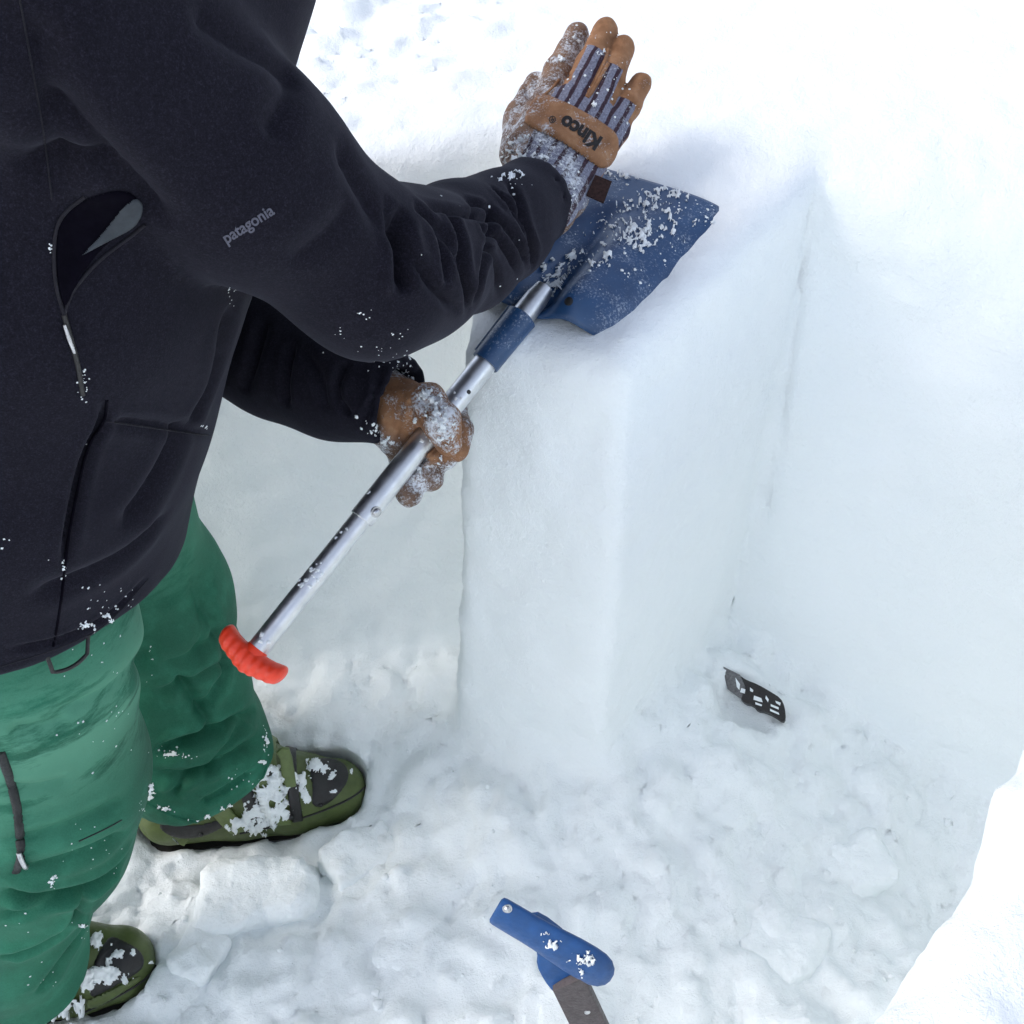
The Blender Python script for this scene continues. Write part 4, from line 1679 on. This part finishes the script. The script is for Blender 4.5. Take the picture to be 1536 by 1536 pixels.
for cx, cy, rx, ry, sd in ((752, 268, 16, 10, 201), (772, 262, 14, 8, 202), (600, 562, 14, 16, 203), (612, 585, 8, 16, 204), (560, 648, 22, 10, 205), (575, 628, 12, 10, 206), (128, 938, 14, 6, 207), (160, 925, 14, 18, 208), (95, 856, 5, 12, 209), (590, 610, 6, 14, 210)):
    cr.append(crust(jb, cx - rx * 1.4, cy - ry * 1.4, cx + rx * 1.4, cy + ry * 1.4, sd, .38 if sd < 203 else .5, .0022, .13, 1.3, blade_mask(cx, cy, rx, ry)))
mk('snow_flecks', join(cr), M['crumb'], jacket, 0, kind='stuff')
cr = []
for cx, cy, rx, ry, sd in ((250, 1212, 26, 10, 221), (300, 1228, 24, 7, 222), (348, 1212, 20, 8, 223), (398, 1108, 5, 16, 224), (392, 1140, 8, 14, 225), (258, 1131, 18, 6, 226), (80, 1322, 4, 12, 227), (124, 1388, 8, 8, 228), (226, 1190, 8, 16, 229)):
    cr.append(crust(pb, cx - rx * 1.4, cy - ry * 1.4, cx + rx * 1.4, cy + ry * 1.4, sd, .30, .0030, .10, 1.4, blade_mask(cx, cy, rx, ry)))
for a in ((160, 985, 30, 20, 9, .0006, .0014), (225, 1000, 4, 30, 8), (150, 1100, 30, 20, 10, .0006, .0016), (180, 1070, 10, 5, 6), (160, 1270, 30, 18, 16, .0005, .001), (80, 1325, 2, 9, 14, .001, .0026), (258, 1130, 20, 5, 18, .0006, .0018),
          (398, 1110, 3, 14, 16, .001, .0024), (370, 1170, 20, 12, 16, .0006, .0018), (214, 1210, 3, 6, 8), (60, 1470, 20, 12, 8), (40, 1390, 30, 20, 4), (125, 1390, 6, 8, 8, .0008, .002)):
    flecks(pb, *a)
mk('snow_flecks', join(cr), M['crumb'], pants, 0, kind='stuff')

# ------------------------------------------------------------------ ski boots
def boot(name, toe, hd, seed, bucket):
    f = np.array([math.cos(hd), math.sin(hd), 0])
    s = np.array([-math.sin(hd), math.cos(hd), 0])
    Lc = lambda x, y, z: toe + f * x + s * y + np.array([0, 0, z])      # x back from the toe is negative

    def shell(P):
        Q = P
        d = chain(Q, [Lc(-.047, 0, .046), Lc(-.10, 0, .052), Lc(-.17, 0, .056), Lc(-.27, 0, .058)], [.046, .052, .050, .046], .02)
        d = smin(d, chain(Q, [Lc(-.095, 0, .070), Lc(-.155, 0, .115), Lc(-.19, 0, .17)], [.042, .047, .052], .02), .02)
        d = smin(d, chain(Q, [Lc(-.20, 0, .15), Lc(-.205, 0, .21)], [.055, .054], .02), .03)
        w_ = np.abs((P - toe) @ s.astype(np.float32))
        d = smax(d, w_ - .0515, .012)
        d = smax(d, .014 - (P[:, 2] - toe[2]), .008)
        return d

    b = shell
    lo, hi = toe + np.array([-.36, -.16, -.01]), toe + np.array([.06, .12, .30])
    me = sdf_mesh('boot_shell', b, lo, hi, .0045, 1)
    root = obj(name, me, M['boot'], person)
    bv = bvh_of(me)
    return root, bv, me, Lc


bootL, bvL, _, LcL = boot('left_boot', BOOTS[0][0], BOOTS[0][1], 1, 0)
bootR, bvR, _, LcR = boot('right_boot', BOOTS[1][0], BOOTS[1][1], 2, 1)


def sole(Lc, parent):
    pr = [(.0, .0), (-.015, .034), (-.05, .046), (-.12, .048), (-.2, .042), (-.29, .040), (-.318, .030), (-.325, 0)]
    pr = pr + [(x, -y) for x, y in pr[-2:0:-1]]
    bm = bmesh.new()
    a = [bm.verts.new(Lc(x + .004, y, .018)) for x, y in pr]
    c = [bm.verts.new(Lc(x + .002, y * .95, -.004)) for x, y in pr]
    bm.faces.new(a)
    bm.faces.new(c[::-1])
    for i in range(len(pr)):
        bm.faces.new((a[i], c[i], c[(i + 1) % len(pr)], a[(i + 1) % len(pr)]))
    bmesh.ops.recalc_face_normals(bm, faces=bm.faces)
    me = bpy.data.meshes.new('sole')
    bm.to_mesh(me)
    bm.free()
    obj('sole', me, M['black'], parent)


sole(LcL, bootL)
sole(LcR, bootR)
def ribbon(bv, Lc, x0, w0, thick, mat, parent, name, lean=0.0, a0=-1.45, a1=1.45, z0=.055):
    """a strap wrapped over the boot from one side to the other"""
    N = 26
    up, lowr = [], []
    for i in range(N + 1):
        a = a0 + (a1 - a0) * i / N
        r0, r1 = [], []
        for k, e in enumerate((-1, -.85, .85, 1)):
            xx = x0 + lean * math.cos(a) + e * w0 / 2
            o = Vector(Lc(xx, .20 * math.sin(a), z0 + .20 * math.cos(a)))
            t = Vector(Lc(xx, 0, z0))
            l, nn, _, _ = bv.ray_cast(o, (t - o).normalized())
            if l is None:
                l, nn = t, (o - t).normalized()
            r0.append(l + nn * (thick * (.35 if abs(e) == 1 else 1)))
        up.append(r0)
    vs = [p for r in up for p in r]
    fs = [(i * 4 + k, i * 4 + k + 1, (i + 1) * 4 + k + 1, (i + 1) * 4 + k) for i in range(N) for k in range(3)]
    o = mk(name, (vs, fs), mat, parent, 0)
    md = o.modifiers.new('thickness', 'SOLIDIFY')
    md.thickness = .004
    md.offset = 0
    return o


for bv_, Lc_, pr_ in ((bvL, LcL, bootL), (bvR, LcR, bootR)):
    ribbon(bv_, Lc_, -.098, .012, .0015, M['black'], pr_, 'gap_strip')  # black strips put in as the dark gaps along the straps
    ribbon(bv_, Lc_, -.117, .024, .0042, M['bstrap'], pr_, 'buckle_strap', -.012)
    ribbon(bv_, Lc_, -.147, .014, .0015, M['black'], pr_, 'gap_strip', -.010)
    ribbon(bv_, Lc_, -.172, .026, .0042, M['bstrap'], pr_, 'ankle_strap', -.030)
    for yy, zz in ((-.030, .098), (.0, .108), (.022, .100)):
        o_ = Vector(Lc_(-.128, yy, .3))
        l_, n_, _, _ = bv_.ray_cast(o_, Vector((0, 0, -1)))
        if l_ is not None:
            mk('buckle_catch', join([lathe(np.array(l_) + np.array(n_) * .004, n_, [(0, .0065), (.004, .006), (.0045, .002)], 8)]), M['black'], pr_)
# far (left) boot: toe panel, straps, buckle, heel lever
panel('toe_panel', [(462, 1148), (476, 1137), (500, 1138), (518, 1146), (524, 1162), (518, 1180), (498, 1202), (478, 1212), (466, 1206), (470, 1186)], .0004, .003, M['black'], bootL, bvL, 3, 5)
panel('side_panel', [(240, 1232), (285, 1240), (330, 1230), (345, 1216), (352, 1225), (330, 1244), (300, 1256), (265, 1258), (240, 1245)], .0008, .002, M['black'], bootL, bvL, 3, 6)
panel('rubber_gusset', [(384, 1205), (398, 1182), (402, 1186), (390, 1210)], .0008, .003, M['black'], bootL, bvL, 2, 4)
l_, _ = cast(bvL, 434, 1172)
dl_ = float((l_ - np.array([0, 0, CAMZ])) @ np.array([0, CP, -SP])) - .012
slab('buckle_lever', [(414, 1130), (422, 1123), (433, 1124), (438, 1138), (441, 1158), (444, 1180), (430, 1184), (422, 1166), (420, 1140)], dl_, .007, M['bstrap'], bootL, .0001, .0003, .0018, (434, 1172))
for x, y, r in ((436, 1223, .0045), (430, 1152, .003), (302, 1249, .003), (480, 1206, .003)):
    l, n = cast(bvL, x, y)
    if l is not None:
        mk('rivet', dome_on(l + n * .004, n, r, .002), M['black'], bootL)
slab('heel_lever', [(266, 1246), (280, 1243), (284, 1258), (276, 1270), (266, 1266)], 1.50, .006, M['boot'], bootL, 0, .0004, .0012)
mk('lever_wire', tube([V(246, 1245, 1.50), V(258, 1256, 1.498), V(268, 1266, 1.497)], .0012, 6), M['steel'], bootL)
mk('lever_wire', tube([V(240, 1240, 1.50), V(252, 1246, 1.498), V(268, 1254, 1.497)], .0012, 6), M['steel'], bootL)
cord('shell_line', [(552, 1176), (530, 1196), (490, 1214), (450, 1228), (410, 1240), (360, 1250)], .0016, M['black'], bootL, bvL, .0004)
cord('shell_line', [(524, 1140), (540, 1152), (548, 1170)], .0012, M['black'], bootL, bvL, .0002)
# near (right) boot
cord('shell_line', [(236, 1440), (226, 1462), (196, 1484), (160, 1502), (126, 1518)], .0016, M['black'], bootR, bvR, .0004)
panel('toe_panel', [(140, 1446), (150, 1424), (164, 1404), (178, 1408), (205, 1422), (216, 1436), (215, 1452), (196, 1466), (160, 1486), (132, 1498), (140, 1470)], .0004, .003, M['black'], bootR, bvR, 3, 5)
panel('side_rib', [(128, 1500), (170, 1482), (208, 1462), (212, 1468), (176, 1492), (134, 1514)], .002, .003, M['boot'], bootR, bvR, 3, 5)


def boot_snow(bv, spots, parent, sd0):
    c = []
    for i, (cx, cy, rx, ry, th, tk) in enumerate(spots):
        c.append(crust(bv, cx - rx * 1.4, cy - ry * 1.4, cx + rx * 1.4, cy + ry * 1.4, sd0 + i, th - .12, tk * .8, .07, 1.5, blade_mask(cx, cy, rx, ry)))
    mk('clinging_snow', join(c), M['crumb'], parent, 0, kind='stuff')


bl_all = bvh_of(*[o.data for o in bootL.children if o.name.split('.')[0] in ('toe_panel', 'buckle_strap', 'ankle_strap', 'side_panel')], bootL.data)
boot_snow(bl_all, [(404, 1190, 30, 44, .0, .010), (418, 1160, 12, 18, .1, .008), (452, 1176, 10, 24, .15, .006), (366, 1228, 20, 16, .1, .008), (392, 1220, 22, 30, .10, .008), (430, 1140, 8, 10, .2, .005), (436, 1168, 12, 12, .1, .007), (470, 1150, 22, 14, .15, .007), (488, 1158, 14, 14, .3, .004), (346, 1244, 16, 10, .25, .006), (375, 1238, 18, 14, .2, .006), (456, 1196, 8, 14, .2, .005), (418, 1228, 10, 12, .3, .005), (500, 1186, 8, 6, .2, .004), (527, 1158, 5, 10, .4, .003)], bootL, 71)
br_all = bvh_of(*[o.data for o in bootR.children if o.name.split('.')[0] in ('toe_panel', 'buckle_strap', 'ankle_strap', 'side_rib')], bootR.data)
boot_snow(br_all, [(170, 1432, 14, 18, .1, .006), (150, 1464, 40, 14, .1, .007), (128, 1470, 14, 16, .1, .007), (70, 1505, 60, 22, .0, .012), (30, 1510, 60, 18, .0, .012), (144, 1412, 12, 14, .1, .008), (226, 1444, 5, 4, .2, .003), (200, 1428, 6, 6, .3, .003)], bootR, 91)

# ------------------------------------------------------------------ lumps of dug snow lying on the pit floor
def snow_lump(name, px, py, z, half, rz, seed, label, group='lumps of dug snow on the pit floor', tilt=(0, 0)):
    c = onz(px, py, z)
    half = np.array(half)
    M_ = np.array((Matrix.Rotation(rz, 3, 'Z') @ Matrix.Rotation(tilt[0], 3, 'X') @ Matrix.Rotation(tilt[1], 3, 'Y')))

    def f(P):
        d = rbox(P, c, half, min(half) * .6, M_)
        return d + .012 * noise(P * 14 + seed) + .006 * noise(P * 34 + seed) + .003 * noise(P * 80 + seed)
    R_ = float(half.max()) * 1.5 + .02
    me = sdf_mesh(name, f, c - R_, c + R_, .0055, 1)
    co, no = get_co(me), get_no(me)
    set_co(me, co + no * (.0010 * fbm(co * 120, 2))[:, None])
    o = obj(name, me, M['snow'], None, label=label, cat='snow lump', group=group)
    return o


snow_lump('snow_block', 385, 1348, .024, (.078, .052, .040), R(12), 1.0, 'large rounded snow block on the floor between the two boots')
snow_lump('snow_block', 300, 1430, .034, (.034, .036, .018), R(-25), 2.0, 'low snow lump in front of the toe of the nearer boot')
snow_lump('snow_block', 545, 1290, .030, (.055, .040, .025), R(30), 3.0, 'flat snow lump on the floor ahead of the farther boot')
snow_lump('snow_block', 640, 1430, .030, (.060, .045, .025), R(-15), 4.0, 'snow lump on the floor left of the blue saw handle')
snow_lump('snow_block', 1290, 1300, .020, (.038, .034, .024), R(25), 5.0, 'angular snow lump by the hollow near the right-hand bank', tilt=(.2, .1))
snow_lump('snow_block', 1170, 1420, .022, (.055, .045, .026), R(50), 6.0, 'half-buried snow lump in the foreground right of the saw handle')

# loose crumbs strewn over the pit floor
pit_bvh = bvh_of(bpy.data.objects['snow_pit'].data)
rng = random.Random(77)
cr = []
for k in range(220):
    x, y = rng.uniform(-.75, .75), rng.uniform(.22, 1.12)
    l, nn, _, _ = pit_bvh.ray_cast(Vector((x, y, .45)), Vector((0, 0, -1)))
    if l is None or nn.z < .5 or l.z > .3:
        continue
    r_ = .0014 + .006 * rng.random() ** 5
    cr.append(blob(np.array(l) + [0, 0, r_ * .1], r_, k * 1.7, .55, nn))
mk('snow_crumbs', join(cr), M['snow'], None, 0, label='loose crumbs of snow strewn over the pit floor', cat='snow crumbs', kind='stuff')
